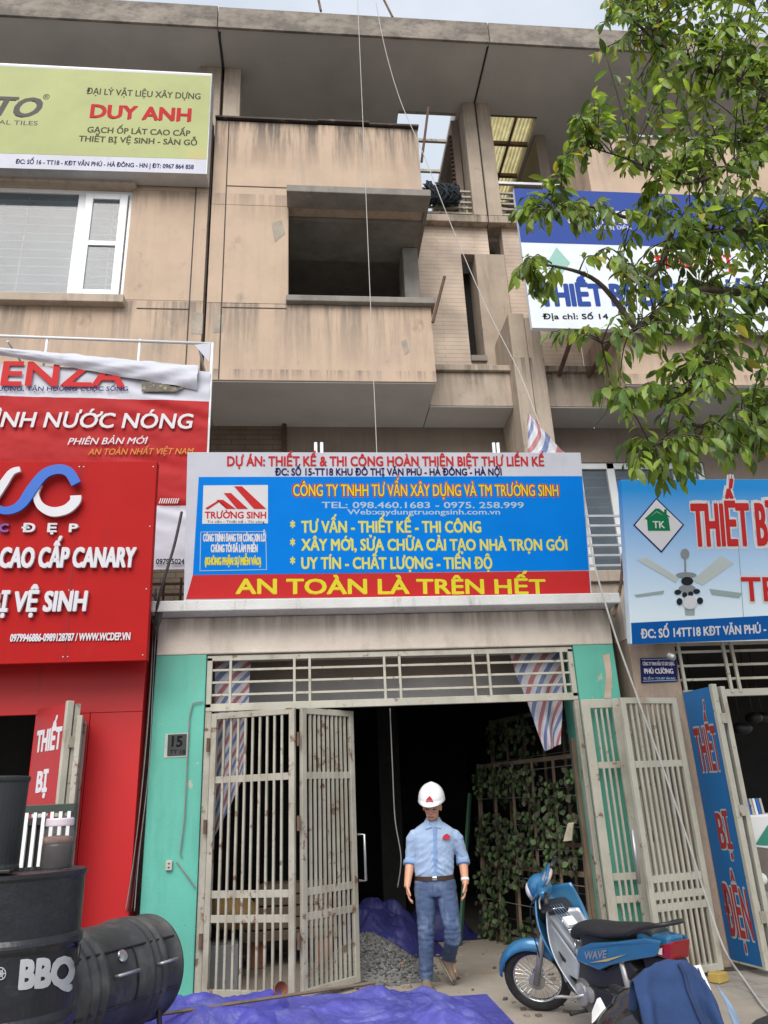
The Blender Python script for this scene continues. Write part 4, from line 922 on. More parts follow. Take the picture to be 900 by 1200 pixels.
# =================================================================== FUSED BODIES
def fuse(mb, name, m, parent, voxel, smooth=4, disp=None):
    """join overlapping shapes into one continuous surface"""
    o = mb.build(name, m, parent, smooth=True)
    md = o.modifiers.new('r', 'REMESH'); md.mode = 'VOXEL'; md.voxel_size = voxel; md.use_smooth_shade = True
    sm = o.modifiers.new('s', 'SMOOTH'); sm.iterations = smooth; sm.factor = .5
    dg = bpy.context.evaluated_depsgraph_get(); me = bpy.data.meshes.new_from_object(o.evaluated_get(dg))
    o.modifiers.clear(); old = o.data; o.data = me; bpy.data.meshes.remove(old); me.name = name
    me.materials.clear()
    for q in (m if isinstance(m, (list, tuple)) else [m]): me.materials.append(q)
    if disp:
        ns = [v.normal.copy() for v in me.vertices]
        for v, n in zip(me.vertices, ns): v.co += n*disp(v.co)
    for p in me.polygons: p.use_smooth = True; p.material_index = 0
    return o

# =================================================================== THE MAN
m_skin = mat('skin', S(206,152,122), .5, .06, 12); m_hair = mat('black hair', (.012,.011,.01), .6, .2, 30)
m_lip = mat('lips', S(140,80,68), .5, .05, 20)
m_shirt = mat('light blue shirt', S(156,178,208), .85, .08, 6, .15, 260); m_shirtd = mat('shirt seam blue', S(126,158,200), .85, .06, 6)
m_jean = mat('blue denim jeans', S(70,88,120), .9, .2, 5, .3, 260, layers=[(S(128,146,174), (8,8,4), .5, .7, .7), (S(40,50,74), (8,8,4), .6, .75, .5)])
m_belt = mat('brown leather belt', (.05,.025,.015), .5, .2, 20); m_shoe = mat('taupe shoes', S(122,104,88), .8, .15, 20, .2, 100); m_sole = mat('pale soles', (.3,.27,.22), .8, .1, 9)
m_helm = mat('white hard hat', (.82,.82,.83), .3, .02, 3, coat=.3); m_patch_r = mat('red badge', S(190,40,52), .6, .05, 4)
man = thing('person', 'man in white hard hat, light blue shirt and jeans walking out', 'person', (0, 0, 0))
hx = Matrix.Translation(V((.062, -.006, 1.325))) @ Matrix.Rotation(R(17), 4, 'X') @ Matrix.Rotation(R(-8), 4, 'Z')
H = lambda x, y, z: hx @ V((x, y, z))
hr = hx.to_3x3()
mb = MB()
mb.ball(H(0, -.012, .135), .074, .092, .10, rot=hr); mb.ball(H(0, -.04, .065), .056, .062, .062, rot=hr); mb.ball(H(0, -.072, .035), .026, .024, .022, rot=hr)
mb.tube([H(0, -.098, .125), H(0, -.114, .092), H(0, -.100, .082)], [.010, .017, .012], 8)
mb.ball(H(0, -.085, .052), .026, .018, .013, rot=hr)
for s in (-1, 1):
    mb.ball(H(.076*s, .004, .105), .012, .022, .034, rot=hr); mb.ball(H(.034*s, -.078, .098), .024, .016, .02, rot=hr)
    mb.tube([H(.012*s, -.096, .148), H(.05*s, -.08, .15)], .012, 8)
mb.tube([(.055, .015, 1.22), (.06, .005, 1.32), H(0, .01, .09)], [.066, .054, .056], 14)
mb.tube([(.045, .0, .80), (.05, 0, 1.0), (.06, .0, 1.15), (.06, 0, 1.24)], [(.14,.09), (.135,.09), (.155,.095), (.13,.07)], 16)
def arm(sh, el, wr):
    mb.tube([(.06, 0, 1.19), V(sh)-V((0,0,.03)), V(sh).lerp(V(el), .5), el], [.045, .045, .044, .040], 12)
    mb.tube([el, V(el).lerp(V(wr), .35), wr, V(wr)+(V(wr)-V(el)).normalized()*.02], [.040, .041, (.030, .024), (.03, .02)], 12)
def hand(wr, tip, side):
    """palm faces the thigh; fingers hang half curled"""
    w_, t_ = V(wr), V(tip); d = (t_-w_).normalized(); fwd = V((0, -1, 0)); fwd = (fwd-d*fwd.dot(d)).normalized(); out = V((side, 0, 0)); out = (out-d*out.dot(d)-fwd*out.dot(fwd)).normalized()
    k0 = w_+d*.078
    mb.tube([w_-d*.01, w_+d*.03, k0], [(.026,.024), (.036,.017), (.041,.015)], 12, up=out)
    for i, (off, ln) in enumerate(((.030, .070), (.010, .080), (-.010, .074), (-.029, .058))):
        b = k0 + fwd*off; c = -out
        mb.tube([w_+d*.05+fwd*off*.8, b, b+d*ln*.45+c*.006, b+d*ln*.78+c*.020, b+d*ln*.92+c*.036], [.0095, .0092, .0085, .0078, .0066], 8)
    tb = w_+d*.022+fwd*.024
    mb.tube([tb, tb+d*.03+fwd*.022-out*.008, tb+d*.056+fwd*.028-out*.016, tb+d*.076+fwd*.026-out*.022], [.014, .0118, .0102, .0082], 8)
AL = ((-.122, .0, 1.212), (-.160, .03, .995), (-.196, -.07, .805), (-.186, -.10, .655))
AR = ((.250, .0, 1.200), (.306, .055, .985), (.312, -.02, .805), (.300, -.05, .655))
arm(*AL[:3]); hand(AL[2], AL[3], -1); arm(*AR[:3]); hand(AR[2], AR[3], 1)
LEGS = (((-.045, 0, .80), (-.052, -.055, .44), (-.078, -.03, .09)), ((.135, 0, .80), (.172, -.09, .42), (.128, .20, .185)))
for h, k, a in LEGS: mb.tube([V(h)+V((0,0,.06)), h, V(h).lerp(V(k), .5), k, V(k).lerp(V(a), .4), a], [.07, .075, .062, .047, .046, .034], 12)
mb.tube([(-.078, -.03, .09), (-.075, -.05, .05), (-.068, -.13, .035)], [.030, .026, .02], 10); mb.tube([(.128, .195, .185), (.14, .17, .14), (.17, .10, .08)], [.030, .026, .02], 10)
body = fuse(mb, 'body', [m_skin, m_lip, m_hair], man, .0055, 3)
hi = hx.inverted()
for p in body.data.polygons:
    q = hi @ p.center
    if q.y < -.06 and abs(q.z-.052) < .0065 and abs(q.x) < .024: p.material_index = 1
    if q.y < -.05 and .012 < abs(q.x) < .054 and (abs(q.z-.142-.03*(.033-abs(abs(q.x)-.033))) < .006 or (abs(q.z-.118) < .0052 and .02 < abs(q.x) < .046)): p.material_index = 2
# hair below the hat
mb = MB(); mb.ball(H(0, .012, .160), .079, .090, .088, rot=hr); o = mb.build('hair', m_hair, man, smooth=True)
# shirt with rolled sleeves, collar, placket, pocket badge
mb = MB()
mb.loft([((.042,0,.82), .150, .094), ((.042,0,.86), .168, .109), ((.044,0,.93), .172, .114), ((.05,0,1.02), .182, .120), ((.056,0,1.10), .197, .126), ((.06,0,1.18), .205, .122), ((.062,0,1.225), .195, .104), ((.062,.002,1.262), .156, .088), ((.062,.004,1.292), .105, .074), ((.062,.004,1.315), .068, .064)], 24)
for S_, E_, W_ in (AL[:3], AR[:3]):
    d = (V(E_)-V(S_)); e2 = (V(W_)-V(E_)).normalized()
    mb.tube([(.06+(S_[0]-.06)*.5, 0, 1.203), V(S_)+V((0,0,-.022))+d*.02, V(S_)+d*.22, V(S_)+d*.55, V(E_)-d*.08, V(E_)+e2*.03], [.062, .060, .064, .060, .056, .055], 16)
def wr_shirt(co):
    k_ = math.exp(-((co.z-.93)/.08)**2)
    b = (.5-abs(noise.noise(V((co.x*7, co.y*7, co.z*17+abs(co.x-.05)*14)))))*.016*(.55+k_) - .005 + noise.noise(V((co.x*16, co.y*16, co.z*30-co.x*12)))*.003
    return b*(1.1 if co.z < 1.15 else .75)
fuse(mb, 'shirt', m_shirt, man, .0075, 3, wr_shirt)
mb = MB()
for S_, E_, W_ in (AL[:3], AR[:3]):
    e2 = (V(W_)-V(E_)).normalized(); c = V(E_)+e2*.012; mb.tube([c-e2*.0, c+e2*.006, c+e2*.034, c+e2*.04], [.057, .0625, .0615, .054], 16)
    mb.build('sleeve_cuff', m_shirtd, man, smooth=True); mb = MB()
# collar: two pointed leaves and a stand
mb.tube([(.062, .016, 1.292), (.062, .022, 1.336)], [(.070,.058), (.066,.052)], 20)
for s in (-1, 1): mb.prism([(.062+.010*s, -.092, 1.262), (.062+.070*s, -.088, 1.246), (.062+.078*s, -.02, 1.316), (.062+.048*s, -.052, 1.328)], (0, -.007, .002))
mb.build('collar', m_shirt, man, bevel=.003)
def on_shirt(x, z):
    t = abs(x-.055)/.19; return -.121*math.sqrt(max(.05, 1-t*t))-(.004)
mb = MB()
for i in range(8): z = .845+i*.052; mb.hexa([(.04+.0025*i, on_shirt(.05, z)-.003-(.004 if z > .95 else -.006), z), (.066+.0025*i, on_shirt(.05, z)-.003-(.004 if z > .95 else -.006), z), (.066+.0025*i, -.09, z), (.04+.0025*i, -.09, z), (.0425+.0025*i, on_shirt(.05, z)-.003-(.004 if z+.05 > .95 else -.006), z+.05), (.0685+.0025*i, on_shirt(.05, z)-.003-(.004 if z+.05 > .95 else -.006), z+.05), (.0685+.0025*i, -.09, z+.05), (.0425+.0025*i, -.09, z+.05)])
mb.build('button_placket', m_shirtd, man)
mb = MB(); mb.prism([(.135, -.118, 1.165), (.142, -.118, 1.185), (.16, -.115, 1.20), (.18, -.112, 1.205), (.205, -.104, 1.185), (.205, -.104, 1.165), (.17, -.112, 1.158)], (0, -.012, 0)); mb.build('chest_badge', m_patch_r, man)
# jeans
mb = MB()
mb.loft([((.045,0,.70), .165, .105), ((.045,0,.76), .172, .114), ((.045,0,.815), .168, .110), ((.044,0,.845), .164, .106)], 24)
for h, k, a in LEGS:
    h, k, a = V(h), V(k), V(a); e = (a-k).normalized()
    mb.tube([h+V((0,0,.03)), h-V((0,0,.04)), h.lerp(k, .5), k+V((0,0,.03)), k-V((0,-.005,.04)), k.lerp(a, .6), a-e*.02, a+e*.015], [.090, .098, .086, .074, .071, .064, .061, .060], 16)
def wr_jean(co):
    kn = math.exp(-((co.z-.43)/.10)**2)+math.exp(-((co.z-.13)/.06)**2)+.45+.6*math.exp(-((co.z-.72)/.06)**2)
    return (noise.noise(V((co.x*12, co.y*12, co.z*34)))*.0065+noise.noise(V((co.x*30, co.y*26, co.z*46)))*.003)*kn
fuse(mb, 'jeans', m_jean, man, .0075, 3, wr_jean)
mb = MB(); mb.tube([(.043, 0, .832), (.043, 0, .866)], [(.176,.117), (.176,.117)], 28); mb.build('belt', m_belt, man, smooth=False)
mb = MB(); mb.box(.026, .068, -.124, -.116, .834, .864); mb.build('buckle', m_chrome, man, bevel=.003)
def shoe(an, toe, up):
    an, toe = V(an), V(toe); d = (toe-an).normalized(); u = V(up); u = (u-d*u.dot(d)).normalized()
    L_ = (toe-an).length
    mb = MB(); mb.tube([an-d*.055-u*.028, an-d*.02-u*.02, an+d*.05-u*.03, an+d*L_*.62-u*.038, an+d*L_*.88-u*.046, an+d*L_-u*.05], [(.030,.034), (.038,.048), (.042,.042), (.047,.034), (.042,.026), (.02,.014)], 14, up=u)
    mb.tube([an-u*.01, an+u*.05], [.044, .046], 14); o = fuse(mb, 'shoe', m_shoe, man, .006, 3)
    mb = MB(); b = -u*.068; mb.tube([an-d*.07+b, an+b, an+d*L_*.6+b, an+d*L_*.97+b], [(.03,.010), (.036,.010), (.049,.010), (.026,.009)], 14, up=u); mb.build('sole', m_sole, o, smooth=True)
shoe((-.078, -.03, .078), (-.066, -.215, .062), (0, 0, 1)); shoe((.132, .19, .165), (.205, .065, .058), (.1, .62, .75))
# hard hat
hat = MB(); C0 = H(0, -.004, .188); rows = []
for i in range(13):
    t = i/12*math.pi/2; rows.append((math.cos(t), math.sin(t)))
rings = []
for c, s_ in rows:
    ring = []
    for k in range(32):
        a = 2*math.pi*k/32; c2 = max(c, .015)
        x, y = .118*c2*math.cos(a), .142*c2*math.sin(a); ridge = .006*math.exp(-(x/.018)**2)*(s_ > .25)
        ring.append(hat.bm.verts.new(C0 + hr @ V((x, y, .134*s_+ridge))))
    rings.append(ring)
brim = []
for k in range(32):
    a = 2*math.pi*k/32; f = max(0, -math.sin(a))**1.5
    brim.append(hat.bm.verts.new(C0 + hr @ V(((.122+.008*f)*math.cos(a), (.146+.045*f)*math.sin(a), -.012-.006*f))))
rings.insert(0, brim); hat.skinrings(rings, cap=False); hat.face(rings[-1])
ho = hat.build('hard_hat', m_helm, man, smooth=True, solid=.005)
mb = MB()
def on_hat(x, z):
    yy = -.142*math.sqrt(max(.02, 1-(x/.118)**2-(z/.134)**2)); return C0 + hr @ V((x, yy-.010, z))
for pts in ([(-.030,.030),(.002,.064),(.008,.062),(.032,.030)],): mb.prism([on_hat(*p) for p in pts], hr @ V((0, -.002, .001)))
mb.prism([on_hat(-.032,.026), on_hat(.034,.026), on_hat(.034,.017), on_hat(-.032,.017)], hr @ V((0, -.002, 0)))
mb.build('hat_emblem', m_patch_r, ho)
# watch
mb = MB(); wv = V(AR[2]); dv = (wv-V(AR[1])).normalized(); mb.tube([wv-dv*.03, wv-dv*.008], [(.037,.032), (.036,.031)], 16); mb.build('watch', m_helm, man, smooth=True)
man.location = (1.055, 7.38, 0.012); man.rotation_euler = (R(1.0), 0, R(-9))

# =================================================================== MOTORBIKE (rear axle at origin, x forward, y left)
m_bblue = mat('metallic blue plastic', S(46,112,156), .28, .05, 3, coat=.6, metal=.25); m_bsil = mat('silver plastic', S(168,172,178), .35, .05, 4, metal=.5)
m_seat = mat('black vinyl seat', (.02,.02,.021), .6, .1, 10, .2, 200); m_rlens = mat('red tail lens', S(140,16,24), .15, .05, 10, coat=.5); m_clens = mat('clear lens', (.62,.60,.62), .12, .1, 30, coat=.5)
m_pink = mat('instrument lens', (.55,.46,.47), .12, .3, 22, coat=.6); m_eng = mat('dull engine metal', (.16,.16,.16), .5, .25, 14, metal=.6)
def wheel(root, c, Rt, m_hub=m_alu, spokes=True, X=None, rt=.04):
    x = X or Matrix.Identity(4); c = V(c)
    t = MB().torus(c, (0,1,0), Rt-rt, (rt, rt*.95), 40, 12).xf(x).build('wheel', m_rubber, root, smooth=True)
    MB().torus(c, (0,1,0), Rt-rt*1.95, (.010, .020), 40, 8).xf(x).build('rim', m_chrome, t, smooth=True)
    h = MB(); h.lathe([(.02,-.075), (.045,-.07), (.045,-.045), (.028,-.04), (.028,.03), (.062,.035), (.064,.06), (.02,.066), (.015,.085)], c, (0,1,0), 20); h.xf(x).build('hub', m_hub, t, smooth=False)
    if spokes:
        s = MB()
        for k in range(36):
            a = 2*math.pi*k/36; b = a + (.35 if k % 2 else -.35); sd = .03 if k % 4 < 2 else -.03
            s.tube([c+V((.035*math.cos(b), sd, .035*math.sin(b))), c+V(((Rt-rt*2)*math.cos(a), 0, (Rt-rt*2)*math.sin(a)))], .0019, 4)
        s.xf(x).build('spoke', m_chrome, t)
    return t
bk = thing('motorbike', 'blue underbone motorbike with black seat parked in front of the gate', 'motorbike', (0, 0, 0))
Bk = lambda mb, n, m, **k: mb.build(n, m, bk, **k)
ax = V((-math.sin(R(27)), 0, math.cos(R(27)))); pv = V((1.12, 0, .27))
ST = Matrix.Translation(pv) @ Matrix.Rotation(R(50), 4, ax) @ Matrix.Translation(-pv)
wheel(bk, (0, 0, .265), .265); wheel(bk, (1.2, 0, .265), .265, X=ST)
for s in (-1, 1): Bk(MB().tube([V((1.2, .085*s, .265)), V((1.2, .085*s, .265))+ax*.46], [.026, .02], 10).xf(ST), 'fork', m_alu, smooth=True)
def fend(u, v):
    a = R(14+128*u); rr_ = .300+.012*math.sin(math.pi*u); y = (v-.5)*2; wd = .062*(.55+.45*min(1, u*3.2))
    dr = .055*abs(y)**2.2*(.5+1.0*u)
    return ST @ V((1.2+(rr_-dr)*math.cos(a), wd*y, .265+(rr_-dr)*math.sin(a)))
Bk(MB().grid(fend, 22, 12), 'front_fender', m_bblue, smooth=True, solid=.006, recalc=False)
def shield(u, v):
    y = (v-.5)*2; z = .90-.70*u; xc = 1.015-.30*u+.05*math.sin(math.pi*u); wd = .165+.085*math.sin(math.pi*min(1, u*1.25))-.05*u
    return V((xc-.17*abs(y)**1.7-.02*u, wd*y, z+.03*abs(y)*(1-u)))
Bk(MB().grid(shield, 20, 24), 'leg_shield', m_bblue, smooth=True, solid=.012, recalc=False)
def innr(u, v):
    y = (v-.5)*2; z = .76-.50*u; xc = .93-.27*u+.03*math.sin(math.pi*u)
    return V((xc-.13*abs(y)**1.6-.03, (.15+.06*math.sin(math.pi*u))*y, z))
Bk(MB().grid(innr, 14, 16), 'inner_shield', m_bsil, smooth=True, solid=.008, recalc=False)
mb = MB()
for s in (-1, 1): mb.prism([(.90, .075*s, .73), (.50, .085*s, .45), (.55, .09*s, .34), (.62, .1*s, .36), (.70, .1*s, .30), (.80, .09*s, .50)], (0, .02*s, 0))
mb.bar((.90, 0, .73), (.50, 0, .46), .15, .05); Bk(mb, 'tunnel_cover', m_bsil, bevel=.012)
mb = MB(); mb.prism([(.78, .111, .53), (.655, .111, .455), (.70, .111, .36)], (0, .003, 0)); Bk(mb, 'tunnel_vent', m_black)
mb = MB(); mb.bar((.95, 0, .79), (.86, 0, .71), .30, .12); Bk(mb, 'glove_tray', m_black, bevel=.02)
rk = MB()
for y in (-.05, -.025, 0, .025, .05): rk.tube([(.90, y, .80), (.86, y, .79), (.60, y, .60), (.54, y, .585)], .005, 6)
for t in (.15, .5, .75, .95): p = V((.88, 0, .795)).lerp(V((.57, 0, .59)), t); rk.tube([p+V((0,-.06,.005)), p+V((0,.06,.005))], .005, 6)
for s in (-1, 1): rk.tube([(.60, .05*s, .6), (.57, .07*s, .56), (.58, .08*s, .48)], .006, 6)
Bk(rk, 'leg_rack', m_chrome, smooth=True); Bk(MB().bar((.73, 0, .715), (.66, 0, .665), .09, .03), 'rack_clip', m_white, bevel=.005)
# handlebar cowl, instruments, grips
cw = MB(); cw.ball((.93, 0, .95), .10, .10, .10, 18, 12); cw.tube([(.87, -.2, .975), (.90, 0, .975), (.87, .2, .975)], [.03, .06, .03], 10)
cwo = fuse(cw, 'handlebar_cowl', m_bblue, bk, .012, 6); cwo.data.transform(ST)
vis = MB(); vis.tube(smooth_path([(.99, .115, .90), (.90, .125, .985), (.83, .105, 1.05), (.815, 0, 1.075), (.83, -.105, 1.05), (.90, -.125, .985), (.99, -.115, .90)], 5), [(.020,.012)]*31, 8)
vis.xf(ST); Bk(vis, 'instrument_surround', m_bblue, smooth=True)
il = MB(); il.ball((.85, 0, 1.01), .075, .095, .03, 16, 8, rot=Matrix.Rotation(R(38), 3, 'Y')); il.xf(ST); Bk(il, 'instrument_lens', m_pink, smooth=True)
hl = MB(); hl.ball((1.0, 0, .94), .045, .075, .065, 16, 10); hl.xf(ST); Bk(hl, 'headlight', m_clens, smooth=True)
for s in (-1, 1):
    g = MB(); g.tube([(.86, .16*s, .98), (.84, .22*s, .985)], .012, 8); g.tube([(.84, .21*s, .985), (.825, .34*s, .985)], .019, 10); g.ball((.822, .35*s, .985), .02, .012, .02, 8, 6); g.xf(ST); Bk(g, 'handle_grip', m_black, smooth=True)
    g = MB(); g.tube([(.885, .17*s, .97), (.90, .24*s, .965), (.885, .34*s, .955)], .007, 6); g.xf(ST); Bk(g, 'brake_lever', m_alu, smooth=True)
    g = MB(); g.ball((.99, .115*s, .84), .03, .022, .022, 10, 8); Bk(g, 'front_indicator', m_clens, smooth=True)
# seat, side cowls, tail
st = MB(); st.tube(smooth_path([(.60, 0, .60), (.52, 0, .665), (.36, 0, .685), (.16, 0, .69), (-.06, 0, .715), (-.22, 0, .73), (-.32, 0, .72)], 4), [(.05,.02)]+[(.08+.055*math.sin(math.pi*min(1, i/20)), .058-.012*abs(i-13)/12) for i in range(1, 24)]+[(.06,.02)], 16)
fuse(st, 'seat', m_seat, bk, .012, 5)
for s in (-1, 1):
    mb = MB(); P_ = [(.50, .475), (.46, .56), (.30, .615), (.0, .66), (-.28, .715), (-.43, .715), (-.36, .62), (-.10, .56), (.12, .50), (.24, .455)]
    mb.prism([(x, (.105-.03*max(0, -x))*s, z) for x, z in P_], (0, .028*s, 0)); sc_ = Bk(mb, 'side_cowl', m_bblue, bevel=.012)
    if s == 1:
        bm = text_verts('WAVE', .03, .3); a, b = bbox(bm)
        me = bpy.data.meshes.new('lettering')
        for v in bm.verts: f = (v.co.x-a)/(b-a); v.co = V((.37-.26*f, .136+v.co.z*.04+.0006, .505+.045*f+v.co.y/CAPH*.045))
        bm.to_mesh(me); bm.free(); me.materials.append(m_bsil); o = bpy.data.objects.new('lettering', me); COL.objects.link(o); o.parent = sc_
        mb = MB(); mb.prism([(.33, .136, .488), (-.10, .128, .60), (.12, .136, .528)], (0, .004, 0)); mb.build('decal', mat('gold decal', (.4,.3,.12), .4, .1, 9), sc_)
Bk(MB().hexa([(-.16,-.08,.60), (-.43,-.07,.64), (-.43,.07,.64), (-.16,.08,.60), (-.16,-.09,.735), (-.45,-.06,.735), (-.45,.06,.735), (-.16,.09,.735)]), 'tail_cowl', m_bblue, bevel=.02)
tl = Bk(MB().hexa([(-.27,-.103,.625), (-.45,-.072,.60), (-.45,.072,.60), (-.27,.103,.625), (-.30,-.104,.655), (-.49,-.075,.712), (-.49,.075,.712), (-.30,.104,.655)]), 'tail_light', m_rlens, bevel=.012)
for s in (-1, 1): MB().prism([(-.31,.105*s,.638), (-.40,.095*s,.632), (-.41,.094*s,.672)], (0, .006*s, 0)).build('indicator_lens', m_clens, tl)
Bk(MB().hexa([(.46,-.085,.55), (-.30,-.07,.62), (-.30,.07,.62), (.46,.085,.55), (.50,-.085,.67), (-.34,-.07,.715), (-.34,.07,.715), (.50,.085,.67)]), 'seat_base', m_black, bevel=.015)
gr_ = MB(); gr_.tube(smooth_path([(-.12, .115, .715), (-.28, .125, .77), (-.42, .10, .80), (-.46, 0, .805), (-.42, -.10, .80), (-.28, -.125, .77), (-.12, -.115, .715)], 5), .013, 8); Bk(gr_, 'grab_rail', m_black, smooth=True)
Bk(MB().hexa([(-.20,-.07,.42), (-.52,-.07,.40), (-.52,.07,.40), (-.20,.07,.42), (-.15,-.07,.61), (-.44,-.06,.62), (-.44,.06,.62), (-.15,.07,.61)]), 'rear_fender', m_black, bevel=.02)
pn = V((-.93, 0, .36)).normalized(); pu = V((.36, 0, .93)).normalized(); pc = V((-.53, 0, .50)); py_ = V((0, .095, 0))
def pquad(c, hw, hh, t): 
    q = [c-V((0,hw,0))-pu*hh, c+V((0,hw,0))-pu*hh, c+V((0,hw,0))+pu*hh, c-V((0,hw,0))+pu*hh]; return q + [p+pn*t for p in q]
pt = Bk(MB().hexa(pquad(pc, .095, .07, .004)), 'number_plate', m_white)
for r_, tx_, hw_ in ((.012, '29-S1', .068), (-.052, '068.53', .08)):
    bm = text_verts(tx_, .03, 0); a, b = bbox(bm); me = bpy.data.meshes.new('lettering')
    for v in bm.verts: f = (v.co.x-a)/(b-a); v.co = pc+pn*(.0062+v.co.z*.05)+pu*(r_+v.co.y/CAPH*.042)+V((0, hw_-2*hw_*f, 0))
    bm.to_mesh(me); bm.free(); me.materials.append(m_black); o = bpy.data.objects.new('lettering', me); COL.objects.link(o); o.parent = pt
# underside: engine, swingarm, stand, exhaust, pegs
mb = MB(); mb.prism([(.60, -.09, .42), (.50, -.09, .50), (.20, -.09, .46), (-.05, -.09, .56), (-.12, -.09, .50), (.05, -.09, .38), (.42, -.09, .30), (.58, -.09, .34)], (0, .19, 0)); Bk(mb, 'frame_cover', m_black, bevel=.015)
en = MB(); en.lathe([(.03,-.12), (.10,-.11), (.105,.10), (.08,.115), (.02,.12)], (.50, 0, .26), (0,1,0), 20); en.tube([(.56, 0, .27), (.74, 0, .30)], [.075, .065], 10)
for k in range(5): en.lathe([(.085, 0), (.085, .008)], (.60+k*.03, 0, .275+k*.006), (1,0,.15), 14)
Bk(en, 'engine', m_eng)
ec = MB(); ec.lathe([(.075,.118), (.07,.135), (.03,.14)], (.50, 0, .265), (0,1,0), 18); ec.lathe([(.05,.10), (.05,.13), (.02,.14)], (.40, 0, .28), (0,1,0), 16); Bk(ec, 'engine_cover', m_alu, smooth=False)
Bk(MB().bar((.42, .105, .28), (-.04, .105, .265), .03, .11), 'chain_case', m_black, bevel=.01)
for s in (-1, 1): Bk(MB().tube([(-.02, .09*s, .28), (.02, .10*s, .58)], [.026, .022], 10), 'shock_absorber', m_alu, smooth=True)
Bk(MB().tube([(.55, -.10, .22), (.2, -.13, .20), (.05, -.13, .24), (-.35, -.14, .36)], [.018, .02, .04, .045], 12), 'exhaust', m_chrome, smooth=True)
for s in (-1, 1): Bk(MB().tube([(.50, .07*s, .16), (.50, .16*s, .165), (.50, .24*s, .17)], [.012, .012, .02], 8), 'foot_peg', m_rubber, smooth=True)
Bk(MB().tube([(.46, .13, .27), (.56, .16, .24), (.66, .19, .235), (.68, .24, .235)], .011, 8), 'gear_pedal', m_alu, smooth=True)
Bk(MB().tube([(.38, .10, .22), (.34, .20, .06), (.32, .22, .012)], .011, 8), 'side_stand', m_eng, smooth=True)
for pts in ([(.90, .12, .97), (1.0, .16, .90), (1.06, .14, .70), (1.10, .10, .45), (1.16, .085, .30)], [(.90, -.12, .97), (1.02, -.05, .86), (1.0, 0, .7)], [(.88, .14, .97), (.97, .13, .86), (.93, .06, .72)]):
    c = MB().tube(smooth_path(pts, 6), .005, 6)
    if pts[-1][2] < .4: c.xf(ST)
    Bk(c, 'control_cable', m_black, smooth=True)
BA = math.atan2(.955, -.295); bk.rotation_euler = (R(-2.5), 0, BA); bk.scale = (.94, .94, .94); bk.location = (2.063, 5.339, 0.0)

# =================================================================== SECOND SCOOTER (front only in view) + denim jacket
sc2 = thing('scooter', 'black and silver scooter in the foreground under a denim jacket', 'scooter', (0, 0, 0))
Sk = lambda mb, n, m, **k: mb.build(n, m, sc2, **k)
m_sgrey = mat('grey plastic', S(92,96,100), .35, .06, 5, coat=.3); m_sblk = mat('gloss black plastic', (.014,.014,.016), .2, .1, 6, coat=.5)
wheel(sc2, (0, 0, .22), .22, m_alu, False, rt=.05); wheel(sc2, (1.22, 0, .22), .22, m_alu, False, rt=.05)
c = MB(); c.ball((1.0, 0, .80), .13, .18, .15, 20, 12); c.ball((.93, 0, .92), .10, .14, .07, 16, 10); c.tube([(1.02, 0, .78), (1.06, 0, .6), (1.04, 0, .42)], [(.15,.10), (.13,.08), (.09,.06)], 16)
fuse(c, 'front_cowl', m_sblk, sc2, .013, 6)
c = MB(); c.ball((1.055, .0, .79), .10, .135, .105, 18, 12); Sk(c, 'headlight_surround', m_sgrey, smooth=True)
c = MB(); c.ball((1.085, .0, .785), .085, .105, .085, 18, 12); Sk(c, 'headlight', m_clens, smooth=True)
for s in (-1, 1):
    c = MB(); c.prism([(1.10, .10*s, .88), (1.03, .17*s, .89), (1.0, .17*s, .93), (1.05, .09*s, .92)], (-.02, 0, .004)); Sk(c, 'position_light', m_white, bevel=.008)
    c = MB(); c.tube([(.92, .08*s, .93), (.88, .16*s, .935), (.87, .22*s, .93)], [.02, .017, .019], 10); Sk(c, 'handle_grip', m_black, smooth=True)
c = MB(); c.grid(lambda u, v: V((.98-.05*u-.10*abs((v-.5)*2)**1.8, .2*(v-.5)*2*(1-.15*u), .78-.5*u)), 10, 14); Sk(c, 'leg_shield', m_sgrey, smooth=True, solid=.012, recalc=False)
Sk(MB().box(.42, .92, -.15, .15, .26, .31), 'footboard', m_black, bevel=.02)
c = MB(); c.tube([(.45, 0, .45), (.2, 0, .55), (-.2, 0, .62), (-.4, 0, .64)], [(.10,.16), (.15,.15), (.14,.11), (.07,.05)], 16); Sk(c, 'rear_body', m_sgrey, smooth=True)
c = MB(); c.tube([(.46, 0, .70), (.2, 0, .735), (-.15, 0, .76), (-.36, 0, .75)], [(.09,.04), (.14,.05), (.13,.05), (.07,.03)], 16); Sk(c, 'seat', m_seat, smooth=True)
c = MB(); c.tube([(1.22, .07, .22), (1.08, .06, .55)], .022, 8); c.tube([(1.22, -.07, .22), (1.08, -.06, .55)], .022, 8); Sk(c, 'fork', m_alu, smooth=True)
sa = math.atan2(-.40, -.92); sc2.rotation_euler = (R(-4), 0, sa)
hp = V((1.30, 3.02)); fw = V((math.cos(sa), math.sin(sa))); rp_ = hp - fw*.90; sc2.location = (rp_.x-.13, rp_.y+.06, -.14)
m_den = mat('dark blue denim', S(38,62,104), .92, .12, 9, .35, 330, layers=[(S(26,44,80), (5,5,5), .5, .72, .6)])
